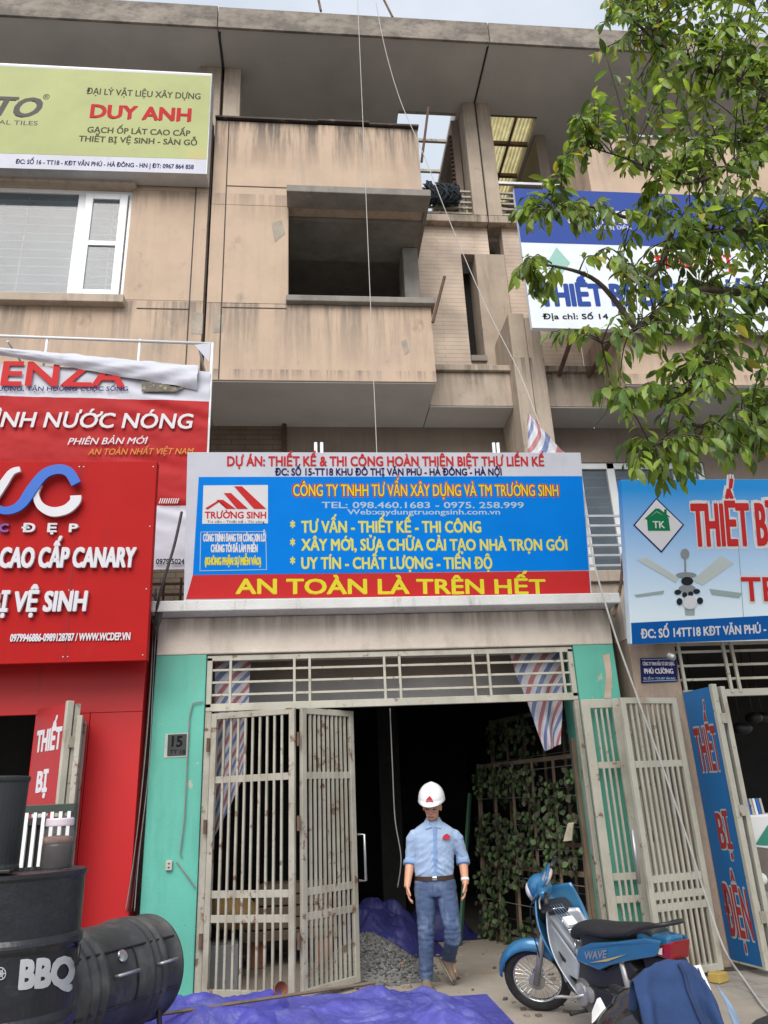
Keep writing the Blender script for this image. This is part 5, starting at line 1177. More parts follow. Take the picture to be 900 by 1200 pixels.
def jk(u, v):
    top = [(742,1150), (757,1138), (772,1130), (790,1126), (805,1128), (815,1136), (822,1146)]
    f = u*6; i = min(5, int(f)); f -= i; px = top[i][0]*(1-f)+top[i+1][0]*f; py = top[i][1]*(1-f)+top[i+1][1]*f
    t = A(px, py, 2.88)
    if v < .25: k = (v-.25)/.25; y, dz, sp = 2.88-.13*k, -.30*k*k, 0
    else: k = (v-.25)/.75; y, dz, sp = 2.88-.10*math.sin(min(1, k*1.3)*math.pi/2), -.46*k**1.15, k
    fold_ = .016*math.sin(u*15+2*sp+2.2*noise.noise(V((u*3, v*2, 0))))*min(1, abs(v-.25)*3+.15) + .012*noise.noise(V((u*6, v*9, 4)))
    return V((t.x+(u-.5)*.10*sp+.02*sp, y-fold_*1.2, t.z+dz+.35*abs(fold_)*(v < .5)+.005*noise.noise(V((u*9, v*9, 7)))))
jm = MB().grid(jk, 60, 60)
jac = tag(jm.build('jacket', m_den, None, smooth=True, solid=.008, recalc=False), 'dark blue denim jacket draped over the foreground scooter', 'jacket')
c = MB(); pts = [jk(.52+.015*math.sin(k*.7), .27+k*.028)+V((0, -.012, .004)) for k in range(24)]; c.tube(pts, .0075, 6); c.build('jacket_hem', mat('denim seam', S(30,48,84), .9, .1, 20), jac, smooth=True)
c = MB().grid(lambda u, v: jk(.90+.10*u, .3+.7*v)+V((.035+.05*v*u, -.01-.02*u, -.01)), 8, 20); c.build('jacket_lining', mat('pale blue lining', S(120,140,165), .8, .1, 8), jac, smooth=True, solid=.004, recalc=False)

# =================================================================== DRUMS, JAR, RACK
m_drum = mat('black drum paint', (.013,.014,.019), .34, .3, 5, .12, 30, layers=[((.07,.07,.075), (5,5,9), .6, .74, .5), ((.10,.10,.11), 22, .64, .74, .5), ((.10,.045,.02), (7,7,3), .66, .72, .7)])
m_drumg = mat('dusty black drum', (.04,.041,.043), .5, .2, 4, .15, 30, layers=[((.13,.125,.115), (4,4,4), .48, .70, .65), ((.10,.05,.025), (9,9,9), .66, .72, .6)])
m_grey_let = mat('pale grey stencil', (.42,.43,.46), .5, .1, 9)
DY = 4.05; dr = .29; zt_ = A(97, 1017, DY).z; dcx = A(97, 1017, DY).x - dr + .006; DC = V((dcx, DY, 0))
d1 = thing('drum_grill', 'upright black steel drum grill lettered BBQ in the left foreground', 'drum', (dcx, DY, 0))
zb_ = zt_-.88
def hoop(z0): return [(dr, z0-.03), (dr+.012, z0-.012), (dr+.014, z0), (dr+.012, z0+.012), (dr, z0+.03)]
prof = [(.01, zb_+.02), (dr-.01, zb_+.02), (dr+.008, zb_+.003), (dr+.008, zb_+.02), (dr, zb_+.03)] + hoop(zb_+.30) + hoop(zb_+.595) + [(dr, zt_-.03), (dr+.009, zt_-.018), (dr+.009, zt_-.002), (dr-.004, zt_), (dr-.012, zt_-.015), (.01, zt_-.015)]
MB().lathe(prof, (dcx, DY, 0), (0,0,1), 64).build('drum_body', m_drum, d1, smooth=False, bevel=0)
for k in range(4):
    a = k*math.pi/2+.6; MB().tube([(dcx+.22*math.cos(a), DY+.22*math.sin(a), zb_+.02), (dcx+.24*math.cos(a), DY+.24*math.sin(a), .005)], .018, 8).build('leg', m_black, d1)
def cyl(px, py, r):
    d = ray(px, py); o = CAM-DC; a = d.x**2+d.y**2; b = 2*(o.x*d.x+o.y*d.y); c = o.x**2+o.y**2-r*r; q = b*b-4*a*c
    t = (-b-math.sqrt(max(q, 0)))/(2*a); return CAM+d*t
bm = text_verts('BBQ', .055, .12); a_, b_ = bbox(bm)
bmesh.ops.subdivide_edges(bm, edges=bm.edges[:], cuts=1)
me = bpy.data.meshes.new('lettering')
for v in bm.verts: f = (v.co.x-a_)/(b_-a_); v.co = cyl(21+67*f, 1158-5*f-v.co.y/CAPH*31, dr+.004-v.co.z*.02) - V((dcx, DY, 0))
bm.to_mesh(me); bm.free(); me.materials.append(m_grey_let); o = bpy.data.objects.new('lettering', me); COL.objects.link(o); o.parent = d1
mb = MB()
for rr_ in (7, 3.2): mb.tube([cyl(1+rr_*.8*math.cos(k*math.pi/10), 1141+rr_*math.sin(k*math.pi/10), dr+.004) for k in range(21)], .0022, 5)
for k in range(3): mb.tube([cyl(1+5.6*math.cos(k*math.pi/3), 1141+7*math.sin(k*math.pi/3), dr+.004), cyl(1-5.6*math.cos(k*math.pi/3), 1141-7*math.sin(k*math.pi/3), dr+.004)], .0018, 5)
mb.build('painted_emblem', m_grey_let, d1)
mb = MB(); mb.tube([cyl(93, 1108, dr+.006), cyl(93, 1108, dr+.03), cyl(90, 1130, dr+.03), cyl(90, 1130, dr+.004)], .008, 8); mb.build('handle', m_black, d1, smooth=True)
# chimney box standing on the drum
x1c = A(36, 911, DY+.05).x; zc1 = A(20, 909, DY-.05).z
ch = thing('chimney_pipe', 'wide matt black steel chimney pipe standing on the BBQ drum', 'chimney', (x1c-.14, DY+.02, zt_))
mb = MB().lathe([(.01,.001), (.150,.001), (.150,.02), (.144,.03), (.150,zc1-zt_-.03), (.156,zc1-zt_-.02), (.156,zc1-zt_), (.14,zc1-zt_), (.01,zc1-zt_-.02)], (x1c-.152, DY+.02, zt_), (0,0,1), 40)
mb.build('pipe', mat('matt black steel', (.02,.024,.025), .6, .2, 5, .1, 60, layers=[((.045,.05,.05), (6,6,6), .55, .75, .6)]), ch, bevel=.006)
MB().box(x1c-.06, x1c+.02, DY-.14, DY-.08, zt_+.001, zt_+.016).build('foot', m_black, ch, bevel=.004)
# plastic jar
jx = (A(46, 1014, DY-.02).x+A(86, 1014, DY-.02).x)/2; jr = (A(86, 1000, DY-.02).x-A(46, 1000, DY-.02).x)/2*.92
jy = DY-.03; jh = A(66, 962, jy).z - zt_ + .012
jar = thing('jar', 'clear plastic jar of dark brown sauce with pink white lid on the drum', 'jar', (jx, jy, zt_))
m_pet = mat('clear plastic', (.6,.56,.58), .1, .1, 8, alpha=.10)
MB().lathe([(.01,.002), (jr*.94,.002), (jr,.012), (jr,jh*.66), (jr*.94,jh*.76), (jr*.80,jh*.83), (jr*.80,jh*.86)], (jx, jy, zt_), (0,0,1), 28).build('body', m_pet, jar, smooth=True)
MB().lathe([(.01,.005), (jr*.93,.006), (jr*.965,.014), (jr*.965,jh*.46), (jr*.95,jh*.5), (.01,jh*.5)], (jx, jy, zt_), (0,0,1), 28).build('sauce', mat('dark sauce', (.012,.010,.010), .3, .3, 20), jar, smooth=True)
MB().lathe([(.01,jh*.505), (jr*.95,jh*.505), (jr*.955,jh*.60), (jr*.8,jh*.64), (.01,jh*.66)], (jx, jy, zt_), (0,0,1), 28).build('froth', mat('brown froth', (.16,.085,.06), .8, .5, 40), jar, smooth=True)
MB().lathe([(.01,jh*.84), (jr*.86,jh*.84), (jr*.88,jh*.87), (jr*.88,jh*.98), (jr*.83,jh), (.01,jh)], (jx, jy, zt_), (0,0,1), 36).build('lid', mat('pinkish lid', (.62,.54,.60), .4, .05, 8), jar, smooth=False, bevel=.002)
# lying drum grill
c1, c2 = A(36, 1172, 4.75), A(141, 1141, 5.35); axd = (c2-c1).normalized(); c2 = c1+axd*.9
c1 = c2-axd*.9
d2 = thing('drum_grill', 'dusty black drum grill lying on its side with two lid handles', 'drum', (c1.x, c1.y, 0))
def hp_(z0): return [(.285, z0-.028), (.298, z0-.012), (.30, z0), (.298, z0+.012), (.285, z0+.028)]
pr = [(.292, 0), (.292,.014), (.285,.02)] + hp_(.10)+hp_(.17)+hp_(.24)+[(.285,.44)]+hp_(.62)+hp_(.68)+hp_(.74)+[(.285,.88), (.294,.888), (.294,.90), (.27,.895), (.01,.895)]
bd = MB().lathe(pr, c1, axd, 56, cap=False).build('drum_body', m_drumg, d2, smooth=True)
MB().lathe([(.005,.05), (.283,.05), (.283,.07), (.005,.07)], c1, axd, 40).build('drum_inside', m_dark, d2)
side = axd.cross(V((0,0,1))).normalized(); side = side if side.y < 0 else -side
def on_d2(t, ang, r=.29): return c1+axd*t+(side*math.cos(ang)+V((0,0,1))*math.sin(ang))*r
for t0, t1 in ((.30,.46), (.66,.80)):
    mb = MB(); mb.tube([on_d2(t0, R(12)), on_d2(t0, R(12), .325), on_d2(t1, R(12), .325), on_d2(t1, R(12))], .009, 8); mb.build('lid_handle', m_steel, d2, smooth=True)
mb = MB(); q = (on_d2(.38, R(30))-(c1+axd*.38)).normalized(); mb.lathe([(.03, 0), (.034,.012), (.03,.02), (.005,.021)], on_d2(.38, R(30), .285), q, 20); mb.build('thermometer', m_chrome, d2)
mb = MB()
for a0 in (R(-18), R(38)): mb.tube([on_d2(t/20*.84+.03, a0, .291) for t in range(21)], .006, 5)
mb.tube([on_d2(.49, R(-18+i*5), .291) for i in range(12)], .005, 5); mb.build('lid_seam', m_black, d2)
for t in (.10, .80):
    for sg_ in (-1, 1):
        a = c1+axd*t+side*(.2*sg_); MB().tube([(a.x, a.y, c1.z-.20), (a.x+side.x*.06*sg_, a.y+side.y*.06*sg_, .005)], .016, 8).build('leg', m_black, d2)
mb = MB(); a = on_d2(.02, R(-60), .34); mb.bar(a+side*.02-axd*.35, a+side*.02+axd*.04, .02, .03); mb.build('side_bar', m_rust, d2)
# slatted rack behind the jar
RY = 5.6; rxa, rxb = A(28, 945, RY).x, A(88, 945, RY).x; rz1 = A(60, 942, RY).z; rz2 = A(60, 960, RY).z
rkk = thing('slatted_rack', 'small rack of white bars under a black top rail behind the jar', 'rack', ((rxa+rxb)/2, RY, 0))
mb = MB(); mb.bar((rxa, RY, rz1-.03), (rxb, RY, rz1-.03), .03, .055); mb.build('top_rail', mat('dark green rail', (.03,.045,.035), .5, .1, 5), rkk, bevel=.004)
MB().bar((rxa, RY, rz2-.01), (rxb, RY, rz2-.01), .03, .05).build('rail', m_black, rkk, bevel=.004); MB().bar((rxa, RY, .32), (rxb, RY, .32), .03, .05).build('rail', m_black, rkk, bevel=.004)
for k in range(6): x = rxa+.03+k*(rxb-rxa-.06)/5; MB().bar((x, RY-.005, .33), (x, RY-.005, rz1-.05), .022, .022).build('bar', m_white, rkk)
MB().box(rxa+.01, rxb-.01, RY+.02, RY+.035, .33, rz2-.03).build('dark_backing', m_black, rkk)  # added black panel standing in for the darkness behind the bars
for x in (rxa, rxb): MB().bar((x, RY, 0.003), (x, RY, rz1-.005), .028, .028).build('leg', m_black, rkk)

# =================================================================== TARPS, GRAVEL AND SITE MATERIALS
def lumpy(fnz, x0, x1, y0, y1, nu, nv): return MB().grid(lambda u, v: V((x0+(x1-x0)*u, y0+(y1-y0)*v, fnz(x0+(x1-x0)*u, y0+(y1-y0)*v))), nu, nv)
def sstep(a, b, x): t = max(0, min(1, (x-a)/(b-a))); return t*t*(3-2*t)
def crumple(x, y, s=1.0):
    wx, wy = x+.12*noise.noise(V((x*3, y*3, 5))), y+.12*noise.noise(V((x*3, y*3, 8)))
    d1 = noise.voronoi(V((wx*1.35+wy*.6, wy*2.2, .5)))[0]; d2 = noise.voronoi(V((wx*5.2-wy*2, wy*5.6, 3.3)))[0]
    r3 = 1-abs(noise.noise(V((x*13, y*12+x*4, 3))))*2
    return (.17*(d1[1]-d1[0])+.032*(d2[1]-d2[0])+.008*r3-.05)*s
def tz1(x, y):
    top = .20-.06*sstep(-.2, .3, x)+.035*sstep(.3,.7,x)-.06*sstep(.85, 1.0, x)-.12*sstep(.95, 1.35, x); e = sstep(5.0, 6.2, y)*(1-sstep(6.75, 7.02, y))*sstep(-1.15, -.75, x)*(1-sstep(1.15, 1.6, x))
    return .012+max(0, top*e*.82+crumple(x, y, .9)*min(1, e*1.6+.12)*(1-sstep(1.2, 1.55, x)))
tp = lumpy(tz1, -1.0, 1.42, 4.9, 7.05, 230, 190)
tag(tp.build('tarpaulin', m_tarp, None, smooth=True, recalc=False), 'pale blue tarpaulin heaped on the ground before the gate', 'tarpaulin')
def tz2(x, y):
    e = sstep(-1.75, -1.25, x)*(1-sstep(-.25, .0, x))*sstep(5.2, 6.1, y)*(1-sstep(6.9, 7.12, y))
    return .014+max(0, .185*e*(1-.18*sstep(-1.2, -.6, x)+.10*sstep(-.55,-.3,x))+crumple(x+3, y+1, .9)*min(1, e*1.6+.1))
tag(lumpy(tz2, -1.8, -.05, 5.1, 7.15, 160, 180).build('tarpaulin', mat('dark blue tarpaulin', (.07,.068,.38), .4, .25, 2.5, .6, 15, layers=[((.16,.16,.50), 3, .55, .72, .6), ((.03,.03,.12), 4, .6, .8, .5)]), None, smooth=True, recalc=False), 'darker blue tarpaulin bunched beside the lying drum grill', 'tarpaulin')
def tz3(x, y):
    r = math.hypot((x-.72)/.62, (y-9.6)/.75); return .01+max(0, .46*(1-r**1.6) + crumple(x*1.3, y*1.3, 1.5)*(1-sstep(.7, 1.1, r)))
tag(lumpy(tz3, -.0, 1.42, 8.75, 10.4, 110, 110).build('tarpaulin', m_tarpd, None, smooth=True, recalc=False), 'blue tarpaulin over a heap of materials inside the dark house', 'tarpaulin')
def tz4(x, y):
    r = math.hypot((x-1.5)/.42, (y-10.2)/.5); return .01+max(0, .46*(1-r**1.6) + crumple(x*1.3+4, y*1.3, 1.3)*(1-sstep(.7, 1.1, r)))
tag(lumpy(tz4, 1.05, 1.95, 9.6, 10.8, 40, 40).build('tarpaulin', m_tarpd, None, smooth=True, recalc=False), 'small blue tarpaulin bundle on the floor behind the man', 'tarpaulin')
top_mesh(MB().tube([A(160, 1199, 6.0)+V((0,0,.03)), A(300, 1180, 6.25)+V((0,0,.04)), A(440, 1157, 6.55)+V((0,0,.03))], .012, 6), 'stick', m_timber, 'thin wooden stick lying across the blue tarpaulins', 'stick')
pc_ = A(329, 1160, 6.72); top_mesh(MB().lathe([(.01,-.05), (.045,-.05), (.055,.03), (.05,.05), (.046,.03), (.01,-.03)], pc_, (.1,-.9,.3), 20), 'pot', mat('terracotta', (.22,.085,.05), .8, .2, 12), 'small brown clay pot lying on the blue tarpaulin by the gate', 'pot', smooth=True)
# gravel: mound + loose stones, beyond counting
def gz_(x, y):
    r = math.hypot((x-.55)/.52, (y-8.35)/.62); return .006+max(0, .30*(1-r**1.3))
gm = lumpy(gz_, -.05, 1.15, 7.65, 9.05, 40, 40)
for k in range(2600):
    x = random.gauss(.56, .25); y = random.gauss(8.3, .30)
    if not (-.05 < x < 1.2 and 7.55 < y < 9.0): continue
    s_ = random.uniform(.008, .022); z = gz_(x, y)
    P_ = [V((random.uniform(-1, 1), random.uniform(-1, 1), random.uniform(-.8, .8))).normalized()*s_*random.uniform(.7, 1.2) for _ in range(6)]
    q = [gm.bm.verts.new(V((x, y, z+s_*.3))+p) for p in (V((s_,0,0))+P_[0]*.3, V((0,s_,0))+P_[1]*.3, V((-s_,0,0))+P_[2]*.3, V((0,-s_,0))+P_[3]*.3, V((0,0,s_))+P_[4]*.3, V((0,0,-s_))+P_[5]*.3)]
    for i in range(4): gm.face([q[i], q[(i+1) % 4], q[4]]); gm.face([q[(i+1) % 4], q[i], q[5]])
tag(gm.build('gravel', m_gravel, None), 'heap of grey crushed stone beside the open gate leaf', 'gravel', kind='stuff')
bq = G(469, 1141); bmx = Matrix.Translation(bq+V((0,0,.055))) @ Matrix.Rotation(R(78), 4, 'Z') @ Matrix.Rotation(R(14), 4, 'Y')
br_ = MB().box(-.11, .11, -.052, .052, -.03, .03).xf(bmx)
bk_ = top_mesh(br_, 'brick', m_brickred, 'single red hollow brick lying at the foot of the gravel heap', 'brick', bevel=.004)
for s in (-1, 1): MB().lathe([(.014, -.1115), (.014, -.108)], (0, .022*s, 0), (1,0,0), 12).xf(bmx).build('brick_hole', m_dark, bk_)
db = MB(); random.seed(5)
for k in range(420):
    x, y = random.uniform(.1, 3.0), random.uniform(6.3, 8.9); s_ = random.choice((.006, .008, .012, .02)); c = V((x, y, .004+s_*.35)); a = random.random()*3
    if noise.noise(V((x*1.5, y*1.5, 0))) < -.05 or (y < 7.15 and x < 1.5): continue
    db.hexa([c+Matrix.Rotation(a, 3, 'Z') @ V((p[0]*s_*random.uniform(.6,1.3), p[1]*s_*random.uniform(.5,1), p[2]*s_*.45)) for p in ((-1,-1,-1),(1,-1,-1),(1,1,-1),(-1,1,-1),(-1,-1,1),(1,-1,1),(1,1,1),(-1,1,1))])
tag(db.build('rubble', mat('rubble bits', (.26,.2,.16), .95, 0, island=.7), None), 'small crumbs of rubble scattered over the dusty yard floor', 'rubble', kind='stuff')
# materials stored behind the left gate
def pbox(name, m, label, cat, x0, x1, y0, y1, z0, z1, rz=0, bevel=.006, group=None):
    c = V(((x0+x1)/2, (y0+y1)/2, 0)); mb = MB().box(x0, x1, y0, y1, z0, z1).xf(Matrix.Translation(c) @ Matrix.Rotation(R(rz), 4, 'Z') @ Matrix.Translation(-c))
    return top_mesh(mb, name, m, label, cat, group, bevel=bevel)
pbox('crate', mat('grey plastic crate', (.26,.27,.28), .6, .1, 4), 'grey box on the floor behind the left gate leaf', 'box', -.95, -.66, 7.85, 8.2, .006, .36, 6)
sk_ = MB(); sk_.tube([(-.92, 8.1, .56), (-.85, 8.1, .62), (-.66, 8.12, .60), (-.5, 8.12, .52)], [(.16,.12), (.22,.17), (.21,.16), (.12,.09)], 16)
fuse(sk_, 'sack', mat('brown yellow sack', (.26,.16,.055), .85, .25, 5, .3, 60), None, .02, 4, lambda c: .02*noise.noise(c*9)); tag(bpy.data.objects['sack'], 'yellow brown sack slumped on the grey box inside the gate', 'sack')
for k in range(5):
    pbox('plank', m_timber, ['topmost timber plank of the stack', 'second timber plank from the top of the stack', 'middle timber plank of the stack', 'second timber plank from the bottom of the stack', 'bottom timber plank of the stack'][4-k]+' behind the barred gate', 'plank', -.7+.05*k, .28-.03*k, 8.7, 9.05, .25+.105*k, .34+.105*k, 4-3*k, group='planks stacked inside the gate')
pbox('support_block', m_brickred, 'red brick block under the left end of the plank stack', 'block', -.6, -.45, 8.75, 9.0, .006, .245); pbox('support_block', m_brickred, 'red brick block under the right end of the plank stack', 'block', .05, .2, 8.75, 9.0, .006, .245)
lean = MB(); lean.bar((1.62, 9.3, .01), (1.95, 9.75, 1.55), .03, .05); top_mesh(lean, 'pole', mat('green pole', (.04,.12,.07), .6, .1, 6), 'dark green pole leaning beside the ivy trellis', 'pole')

# =================================================================== STRIPED SHEETS
mst = stripemat('striped plastic sheet')
def cloth(name, label, corners, uvs, nu=24, nv=40, amp=.03, shape=None):
    """hang a sheet between four world corners: top left, top right, bottom left, bottom right"""
    a, b, c, d = corners
    def fn(u, v):
        if shape: u2 = shape(u, v)
        else: u2 = u
        p = a.lerp(b, u2).lerp(c.lerp(d, u2), v)
        return p + V((.01*noise.noise(p*5), amp*math.sin(u*9+v*1.5)*(.3+v)+.5*amp*noise.noise(p*4), .012*noise.noise(p*6)))
    return tag(MB().grid(fn, nu, nv, uvs).build(name, mst, None, smooth=True, recalc=False), label, 'plastic sheet')
YS = 7.66
cloth('striped_sheet', 'red, white and blue striped sheet hanging behind the left gate leaf', (A(253,769,YS), A(295,769,YS), A(247,990,YS), A(284,915,YS)), (.30, 1.5))
cloth('striped_sheet', 'pointed striped sheet hanging from the transom at the right', (A(596,766,YS), A(662,764,YS), A(640,880,YS), A(656,872,YS)), (.55, .75), shape=None)
cloth('striped_sheet', 'scrap of striped sheet tied behind the top of the centre banner', (A(618,484,7.9), A(622,486,7.9), A(620,545,7.8), A(672,545,7.8)), (.3, .5))

# =================================================================== TRELLISES WITH IVY
m_ivy = mat('ivy leaf', (.06,.10,.036), .7, 0, island=.75); m_ivyd = mat('grey ivy leaf', (.07,.066,.042), .7, 0, island=.6)
def leafmesh(mb, p, d, n, L, W, fold=.25, droop=.2, seg=3):
    """one leaf: folded along the midrib, tip drooping"""
    s = d.cross(n).normalized(); n = s.cross(d).normalized(); mid = []; le = []; ri = []
    prof = {3: (.0, .85, .9, .0), 2: (0, 1, 0)}[seg] if seg < 4 else (0, .7, 1, .78, .0)
    for i in range(seg+1):
        t = i/seg; c = p + d*(L*t) - n*(droop*L*t*t); w_ = W*.5*prof[i]
        mid.append(mb.bm.verts.new(c))
        if 0 < i < seg: le.append(mb.bm.verts.new(c - s*w_ + n*(fold*w_))); ri.append(mb.bm.verts.new(c + s*w_ + n*(fold*w_)))
    for L_ in (le, ri):
        mb.face([mid[0], L_[0], mid[1]])
        for i in range(len(L_)-1): mb.face([mid[i+1], L_[i], L_[i+1], mid[i+2]])
        mb.face([mid[-2], L_[-1], mid[-1]])
def trellis(label, a, b, h, nleaf, dens, bars=4, rails=(0, .42, 1)):
    a, b = V((*a, 0.006)), V((*b, 0.006)); d = (b-a).normalized(); n = V((d.y, -d.x, 0)); n = n if n.x < 0 else -n; L = (b-a).length; lean_ = -n*.10
    P = lambda u, z: a + d*u + lean_*(z/h) + V((0, 0, z))
    t = thing('trellis', label, 'trellis', tuple(a))
    mb = MB()
    for u in (0, L): mb.bar(P(u, 0), P(u, h), .05, .05)
    for f in rails: mb.bar(P(.03, max(.03, f*h-.03)), P(L-.03, max(.03, f*h-.03)), .045, .045)
    mb.build('frame', m_timber, t, bevel=.004)
    mb = MB()
    for k in range(1, bars+1): mb.bar(P(L*k/(bars+1), .02)+n*.02, P(L*k/(bars+1), h-.02)+n*.02, .028, .02)
    mb.build('lath', m_timber, t)
    mb = MB()
    for k in range(7): mb.tube([P(.02, h*(k+.5)/7)+n*.03, P(L-.02, h*(k+.5)/7+random.uniform(-.03,.03))+n*.03], .004, 4)
    mb.build('wire', m_wire, t)
    mb = MB(); mb.mi = 0; cnt = 0
    while cnt < nleaf:
        u = random.random(); v = random.random()
        if random.random() > dens(u, v) or noise.noise(V((u*4+h, v*6, 2))) < -.28: continue
        p = P(u*L, v*h) + n*random.uniform(.02, .10); cnt += 1
        dd = (V((0, 0, -1))*random.uniform(.3, 1) + d*random.uniform(-.8, .8) + n*random.uniform(0, .6)).normalized()
        nn = (n + V((random.uniform(-.6,.6), random.uniform(-.6,.6), random.uniform(-.2,.8)))).normalized()
        mb.mi = 0 if random.random() < .72 else 1
        leafmesh(mb, p, dd, nn, random.uniform(.05, .085), random.uniform(.045, .075), .2, .25)
    mb.build('ivy', [m_ivy, m_ivyd], t)
    return t
trellis('low timber trellis thick with dark ivy leaning inside the gateway', (2.0, 9.75), (2.60, 7.80), 1.88, 1150, lambda u, v: (1.0 if u < .5 else (.8 if .42 < v < .95 else .12))*(1 if v < .97 else .3))
trellis('taller timber trellis with sparse ivy standing behind the low trellis', (2.25, 9.95), (2.85, 8.1), 2.42, 420, lambda u, v: .8 if v > .6 and u < .55 else .12)
top_mesh(MB().bar((2.66, 7.78, .006), (2.66, 7.76, 2.02), .08, .06), 'timber_post', m_timber, 'upright timber post at the right end of the ivy trellis', 'post', bevel=.006)
rgx = MB().prism([A(665,966,7.7), A(672,965,7.7), A(670,985,7.7), A(660,986,7.7)], (.02, .03, .01)); top_mesh(rgx, 'rag', mat('pale rag', (.42,.38,.28), .9, .2, 12), 'pale rag tucked in the trellis by the timber post', 'rag')

# =================================================================== CABLES AND ROPES
def line(name, pts, r, m, label, cat, n=6): return top_mesh(MB().tube(smooth_path(pts, 8), r, n), name, m, label, cat, smooth=True)
line('rope', [(.862, 8.45, 14.6), (.864, 8.46, 11), (.86, 8.46, 8), (.858, 8.46, 3.39)], .0055, m_cord, 'thin pale rope hanging straight down over the open window', 'rope')
line('rope', [A(440,0,8.7), A(452,60,8.75), A(470,120,8.8), A(496,180,8.75), A(528,262,8.7), A(570,360,8.6), A(610,440,8.4), A(640,520,8.0), A(656,560,7.9)], .0065, m_cord, 'pale rope slanting from the roof edge past the brick wall', 'rope')
line('cable', [A(684,575,7.15), A(694,650,7.1), A(718,735,7.05), A(745,812,7.0), A(775,895,6.95), A(806,985,6.9), A(830,1060,6.9), A(850,1115,6.85), G(872,1148,.02), G(893,1178,.02), G(905,1190,.02)], .010, m_cord, 'white cable falling across the right gate to the pavement', 'cable')
for k, (dx, sag) in enumerate(((0, .0), (.025, .03), (.05, -.02), (-.02, .05))):
    line('cable', [A(182+dx*60, 690, 7.35), A(176+dx*90, 800, 7.36)+V((sag*.4,0,0)), A(168+dx*160, 900, 7.38)+V((sag*.6,0,0)), A(158+dx*120, 1000, 7.38)+V((sag*.3,0,0)), A(150+dx*150, 1068, 7.37)], .0045, [m_blackwire, m_blackwire, m_wire, m_wire][k],
         ['black cable running down the gap, second from the red panel', 'black cable running down the gap left of the pillar', 'grey cable running down the gap, nearest the turquoise pillar', 'grey cable running down the gap, nearest the red panel'][k], 'cable')
line('cable', [A(213,600,7.3), A(204,640,7.2), A(192,680,7.15), A(184,712,7.2), A(181,745,7.3)], .014, m_blackwire, 'thick dark cable behind the left edge of the centre banner', 'cable')
line('cable', [A(457,830,7.7), A(460,900,7.75), A(463,960,7.8), A(470,1005,7.8), A(466,1040,7.85)], .006, m_wire, 'grey wire dangling in the doorway left of the man', 'cable')
line('cable', [A(733,590,7.35), A(728,680,7.3), A(719,722,7.25)], .016, m_rust, 'rusty strut beside the blue fan sign', 'strut')
jb = MB(); 
for k in range(6): jb.tube(smooth_path([A(178+k*2, 695+k*4, 7.25), A(190-k, 715, 7.22), A(184, 735+k*3, 7.25), A(176+2*k, 722, 7.27)], 6), .006, 5)
top_mesh(jb, 'wire_bundle', m_blackwire, 'tangled bundle of black wires at the left end of the beam', 'wires')
bb_ = MB(); bb_.tube([A(372,-6,9.2), A(376,13,9.0)], .022, 6); top_mesh(bb_, 'roof_rod', m_rust, 'rusty rod rising from the roof edge left of the ropes', 'rod')
bb_ = MB(); bb_.tube([A(447,-6,9.2), A(460,20,9.0)], .022, 6); top_mesh(bb_, 'roof_rod', m_rust, 'rusty rod rising from the roof edge right of the ropes', 'rod')
bb_ = MB(); bb_.tube([A(521,324,8.8), A(507,378,8.84)], .022, 6); bb_.build('reinforcing_bar', m_rust, house)
bb_ = MB(); bb_.tube([A(502,126,9.0), A(494,190,9.05)], .02, 6); bb_.build('reinforcing_bar', m_rust, house)
# bundle of dark netting on the balcony rail
nb_ = MB()
for k in range(70):
    cx = A(500+random.random()*36, 228, 10.05).x; r_ = random.uniform(.14, .21); cz_ = A(518, 228, 10.05).z+random.uniform(-.03, .03); yy = 10.05+random.uniform(-.06, .04)
    nb_.tube([(cx+random.uniform(-.05,.05)+.05*math.sin(t*2.1), yy+r_*.5*math.cos(t), cz_+r_*math.sin(t)) for t in [i*2*math.pi/14 for i in range(15)]], .012, 4)
top_mesh(nb_, 'net_bundle', mat('dark blue net', (.022,.032,.042), .8, .4, 20), 'dark blue rolled net bundle hung over the balcony railing', 'net')
lm = MB(); a = A(783,768,7.25); lm.lathe([(.005,0), (.03,0), (.036,.04), (.03,.07), (.005,.07)], a, (.5,-.6,-.5), 18)
lp = top_mesh(lm, 'lamp', m_alu, 'small grey spot lamp under the blue fan sign', 'lamp', bevel=.003)
# =================================================================== SHOP GOODS AT RIGHT
SX = A(866, 960, 7.9).x
dsd = thing('display_stand', 'white and green display stand with leaflets in the right shop doorway', 'display stand', (SX+.25, 7.9, 0))
zt2 = A(868, 955, 7.9).z
mb = MB(); mb.box(SX, SX+.6, 7.75, 8.15, .35, zt2); mb.build('cabinet', m_white, dsd, bevel=.02)
mb = MB(); mb.box(SX-.01, SX+.61, 7.74, 8.16, .006, .349); mb.build('base', mat('green plinth', (.03,.22,.09), .5, .1, 6), dsd, bevel=.01)
mb = MB(); mb.prism([(SX+.02, 7.746, zt2-.28), (SX+.2, 7.746, zt2-.10), (SX+.42, 7.746, zt2-.04), (SX+.58, 7.746, zt2-.04), (SX+.58, 7.746, zt2-.28)], (0, -.003, 0)); mb.build('green_decal', mat('green decal', (.03,.25,.17), .4, .05, 4), dsd)
for k in range(6): MB().hexa([(SX+.03+k*.035, 7.80, zt2+.001), (SX+.055+k*.035, 7.80, zt2+.001), (SX+.055+k*.035, 7.95, zt2+.001), (SX+.03+k*.035, 7.95, zt2+.001), (SX+.03+k*.035, 7.82, zt2+.15), (SX+.055+k*.035, 7.82, zt2+.15), (SX+.055+k*.035, 7.86, zt2+.15), (SX+.03+k*.035, 7.86, zt2+.15)]).build('leaflet', [m_white, m_lblue, m_cream][k % 3], dsd)
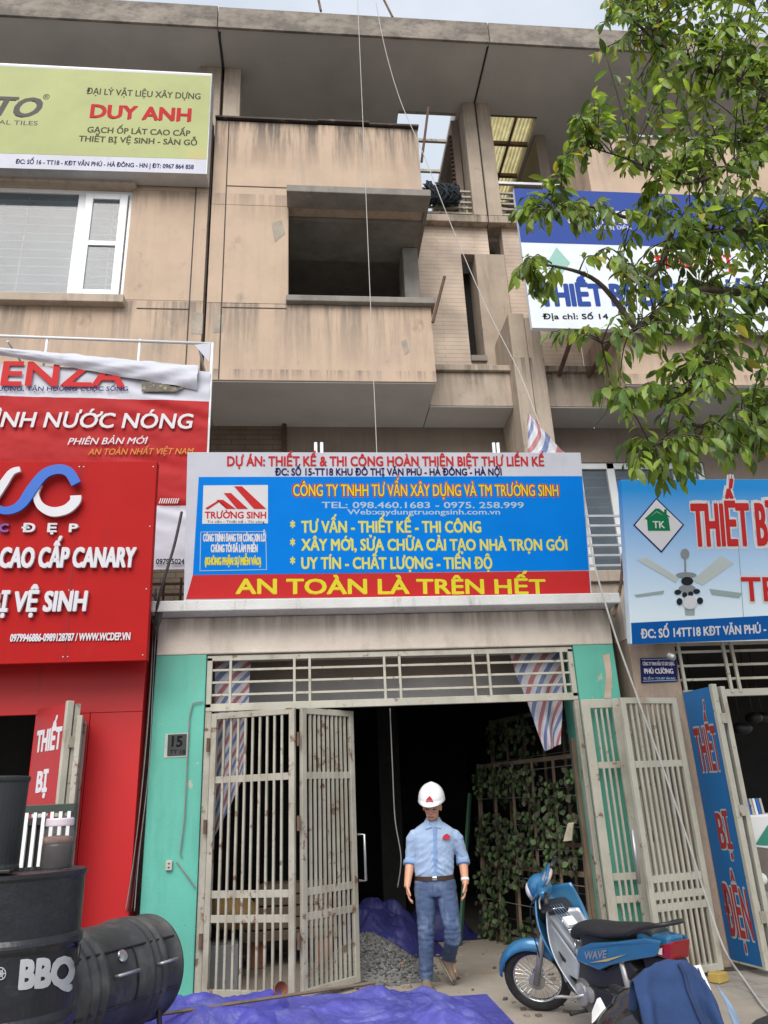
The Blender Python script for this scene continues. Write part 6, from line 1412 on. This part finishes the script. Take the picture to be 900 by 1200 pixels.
wk = MB(); a, b, c, d = A(874,990,7.45), A(960,1000,7.35), A(966,1075,7.35), A(888,1040,7.45)
wk.hexa([a, b, c, d, a+V((0,.03,.01)), b+V((0,.03,.01)), c+V((0,.03,.01)), d+V((0,.03,.01))]); wp = top_mesh(wk, 'panel', mat('brown grey panel', (.16,.135,.115), .5, .2, 4), 'tilted brown grey panel with pale trim in front of the white stand', 'panel', bevel=.008)
mb = MB(); mb.tube([d, a, b, c], .012, 8); mb.build('trim', m_pipe, wp, smooth=True)
for (x, y, r_) in ((892, 1030, .055), (893, 1065, .06)):
    top_mesh(MB().lathe([(.005,-.02), (r_*.7,-.02), (r_,0), (r_*.85,.03), (.005,.035)], A(x, y, 7.35), (-.3,-.9,.25), 20), 'round_fitting', m_white, 'white round fitting '+('above' if y < 1050 else 'below')+' its twin beside the display stand', 'fitting', smooth=True)
pbox('block', mat('yellow block', (.45,.32,.08), .7, .15, 8), 'small yellow block on the pavement at the foot of the right pillar', 'block', 3.28, 3.42, 6.9, 7.0, .0, .07, 30)
# hanging goods in the dark shop
for k in range(9):
    x = 4.1+.28*k+random.uniform(-.08,.08); mb = MB(); mb.ball((x, 8.6+.2*(k % 3), 2.15+random.uniform(-.12,.12)), .10+.03*(k % 2), .10, .07, 10, 6); mb.tube([(x, 8.6+.2*(k % 3), 2.2), (x, 8.6+.2*(k % 3), 3.09)], .005, 4)
    tag(mb.build('hanging_pan', m_black, None, smooth=True), 'dark round ware hanging from the shop ceiling at right', 'pan', 'dark wares hanging in the right shop')

# =================================================================== TREE
random.seed(21)
tree = thing('tree', 'leafy green street tree reaching in from the right', 'tree', (3.35, 4.0, 0))
m_bark = mat('grey brown bark', (.075,.06,.045), .95, .25, 6, .5, 40)
m_leaf = mat('tree leaf', (.19,.275,.045), .38, 0, island=.6, transl=.5); m_leafy = mat('yellowing leaf', (.30,.27,.04), .45, 0, island=.4, transl=.4); m_leafd = mat('dark leaf', (.085,.15,.035), .34, 0, island=.6, transl=.38)
trk = smooth_path([(3.35, 4.0, 0), (3.33, 4.0, 1.2), (3.26, 4.0, 2.3), (3.12, 4.05, 3.3)], 5)
MB().tube(trk, [.15-.05*i/(len(trk)-1) for i in range(len(trk))], 14).build('trunk', m_bark, tree, smooth=True)
base = V((3.12, 4.05, 3.3))
LIMBS = [
    [base, A(960,470,4.0), A(905,355,3.95), A(850,342,3.9), A(800,345,3.85), A(745,385,3.8), A(705,402,3.75)],
    [base, A(1020,330,4.1), A(960,200,4.1), A(905,125,4.0), A(860,92,3.95), A(810,74,3.9), A(760,40,3.9), A(725,5,3.9)],
    [A(1000,300,4.1), A(905,262,4.0), A(850,272,3.9), A(790,262,3.85), A(735,255,3.8), A(690,242,3.75), A(640,246,3.7)],
    [A(980,440,4.0), A(905,498,3.9), A(850,505,3.85), A(800,498,3.8), A(760,528,3.75)],
    [A(850,342,3.9), A(835,410,3.85), A(800,462,3.8), A(745,470,3.75)],
    [A(905,125,4.0), A(860,190,3.9), A(800,215,3.85), A(745,190,3.8), A(690,172,3.75)],
    [A(745,385,3.8), A(700,330,3.8), A(650,312,3.75), A(615,312,3.7)],
    [A(960,200,4.1), A(1000,80,4.1), A(980,-40,4.1), A(940,-120,4.0)],
    [A(1020,330,4.1), A(1100,240,4.3), A(1180,120,4.4)], [base, A(1100,420,4.3), A(1200,380,4.5)],
    [A(790,262,3.85), A(775,310,3.8), A(742,330,3.78), A(710,300,3.75)],
]
limbpts = []
for i, L in enumerate(LIMBS):
    P_ = smooth_path(L, 7); r0 = .055 if i in (0, 1) else (.03 if i in (2, 3, 7, 8, 9) else .02)
    MB().tube(P_, [max(.005, r0*(1-.88*k/(len(P_)-1))) for k in range(len(P_))], 9).build('limb', m_bark, tree, smooth=True)
    limbpts += P_[3:]
POLY = [(705,-60),(700,30),(702,62),(688,120),(662,160),(652,182),(602,232),(604,262),(648,292),(600,312),(620,332),(655,368),(690,392),(706,436),(702,455),(722,492),(735,540),(765,572),(800,572),(828,520),(860,545),(905,545),(1040,560),(1150,300),(1120,-80)]
def inside(x, y):
    c = False; n = len(POLY)
    for i in range(n):
        (x0, y0), (x1, y1) = POLY[i], POLY[i-1]
        if (y0 > y) != (y1 > y) and x < (x1-x0)*(y-y0)/(y1-y0)+x0: c = not c
    return c
GAPS = [(672,342,34,.85), (720,262,30,.75), (655,262,28,.6), (800,385,30,.5), (880,398,28,.5), (730,205,26,.7), (760,350,28,.55), (690,205,30,.75), (690,300,22,.6), (860,425,24,.4), (740,425,30,.6), (770,500,26,.6), (830,470,30,.5), (700,365,25,.6), (720,100,26,.4)]
crown = MB(); twigs = MB(); ntw = 0; tries = 0
EDGE = [(612,244),(618,300),(606,316),(640,384),(664,186),(700,455),(735,540),(775,560),(800,548),(716,28),(700,60),(692,120),(650,250),(735,470),(640,330),(862,530),(890,520)]
while ntw < 800 and tries < 9000:
    tries += 1
    if ntw < len(EDGE)*2: x, y = EDGE[ntw % len(EDGE)]; x += random.uniform(-6, 12); y += random.uniform(-8, 8)
    else:
        x, y = random.uniform(600, 1130), random.uniform(-70, 565)
        if not inside(x, y): continue
        if any(math.hypot(x-gx_, y-gy_) < gr0 and random.random() < gp_ for gx_, gy_, gr0, gp_ in GAPS): continue
        if x > 905 and random.random() < .5: continue
        if x < 760 and random.random() < .25: continue
    tip = A(x, y, random.uniform(3.45, 4.25) if x > 720 else random.uniform(3.55, 3.95))
    b = min(limbpts, key=lambda q: (q-tip).length+random.uniform(0, .15))
    if (b-tip).length < .12: b = b+V((.15, .1, .1))
    if (b-tip).length > .7: b = tip+(b-tip).normalized()*.7
    midp = b.lerp(tip, .5)+V((0, 0, .05)); path = smooth_path([b, midp, tip], 5); ntw += 1
    twigs.tube(path, [.006*(1-.6*k/(len(path)-1)) for k in range(len(path))], 5)
    L = len(path); n = random.randint(9, 14)
    for k in range(n):
        f = .30+.70*k/(n-1); i = min(L-2, int(f*(L-1))); p = path[i].lerp(path[i+1], f*(L-1)-i)
        ax_ = (path[i+1]-path[i]).normalized(); sd = ax_.cross(V((0, 0, 1))); sd = sd.normalized() if sd.length > .1 else V((0, -1, 0))
        d = (ax_*random.uniform(.3, .8) + sd*(1 if k % 2 else -1)*random.uniform(.4, 1.0) + V((0, 0, -1))*random.uniform(.25, 1.05)).normalized()
        if k == n-1: d = (ax_+V((0, 0, -.5))).normalized()
        nn = (V((0, 0, 1)) + V((random.uniform(-.6,.6), random.uniform(-.6,.6), 0))).normalized()
        q = random.random(); crown.mi = 1 if q < .025 else (2 if q < .42 else 0)
        Ln = random.choice((.05,.075,.095,.105,.12))*random.uniform(.85,1.1); leafmesh(crown, p+d*.012, d, nn, Ln, Ln*random.uniform(.34, .46), random.uniform(.1,.6), random.uniform(.1,.7), 4)
twigs.build('twigs', m_bark, tree, smooth=True)
crown.build('crown', [m_leaf, m_leafy, m_leafd], tree, smooth=False, recalc=False)
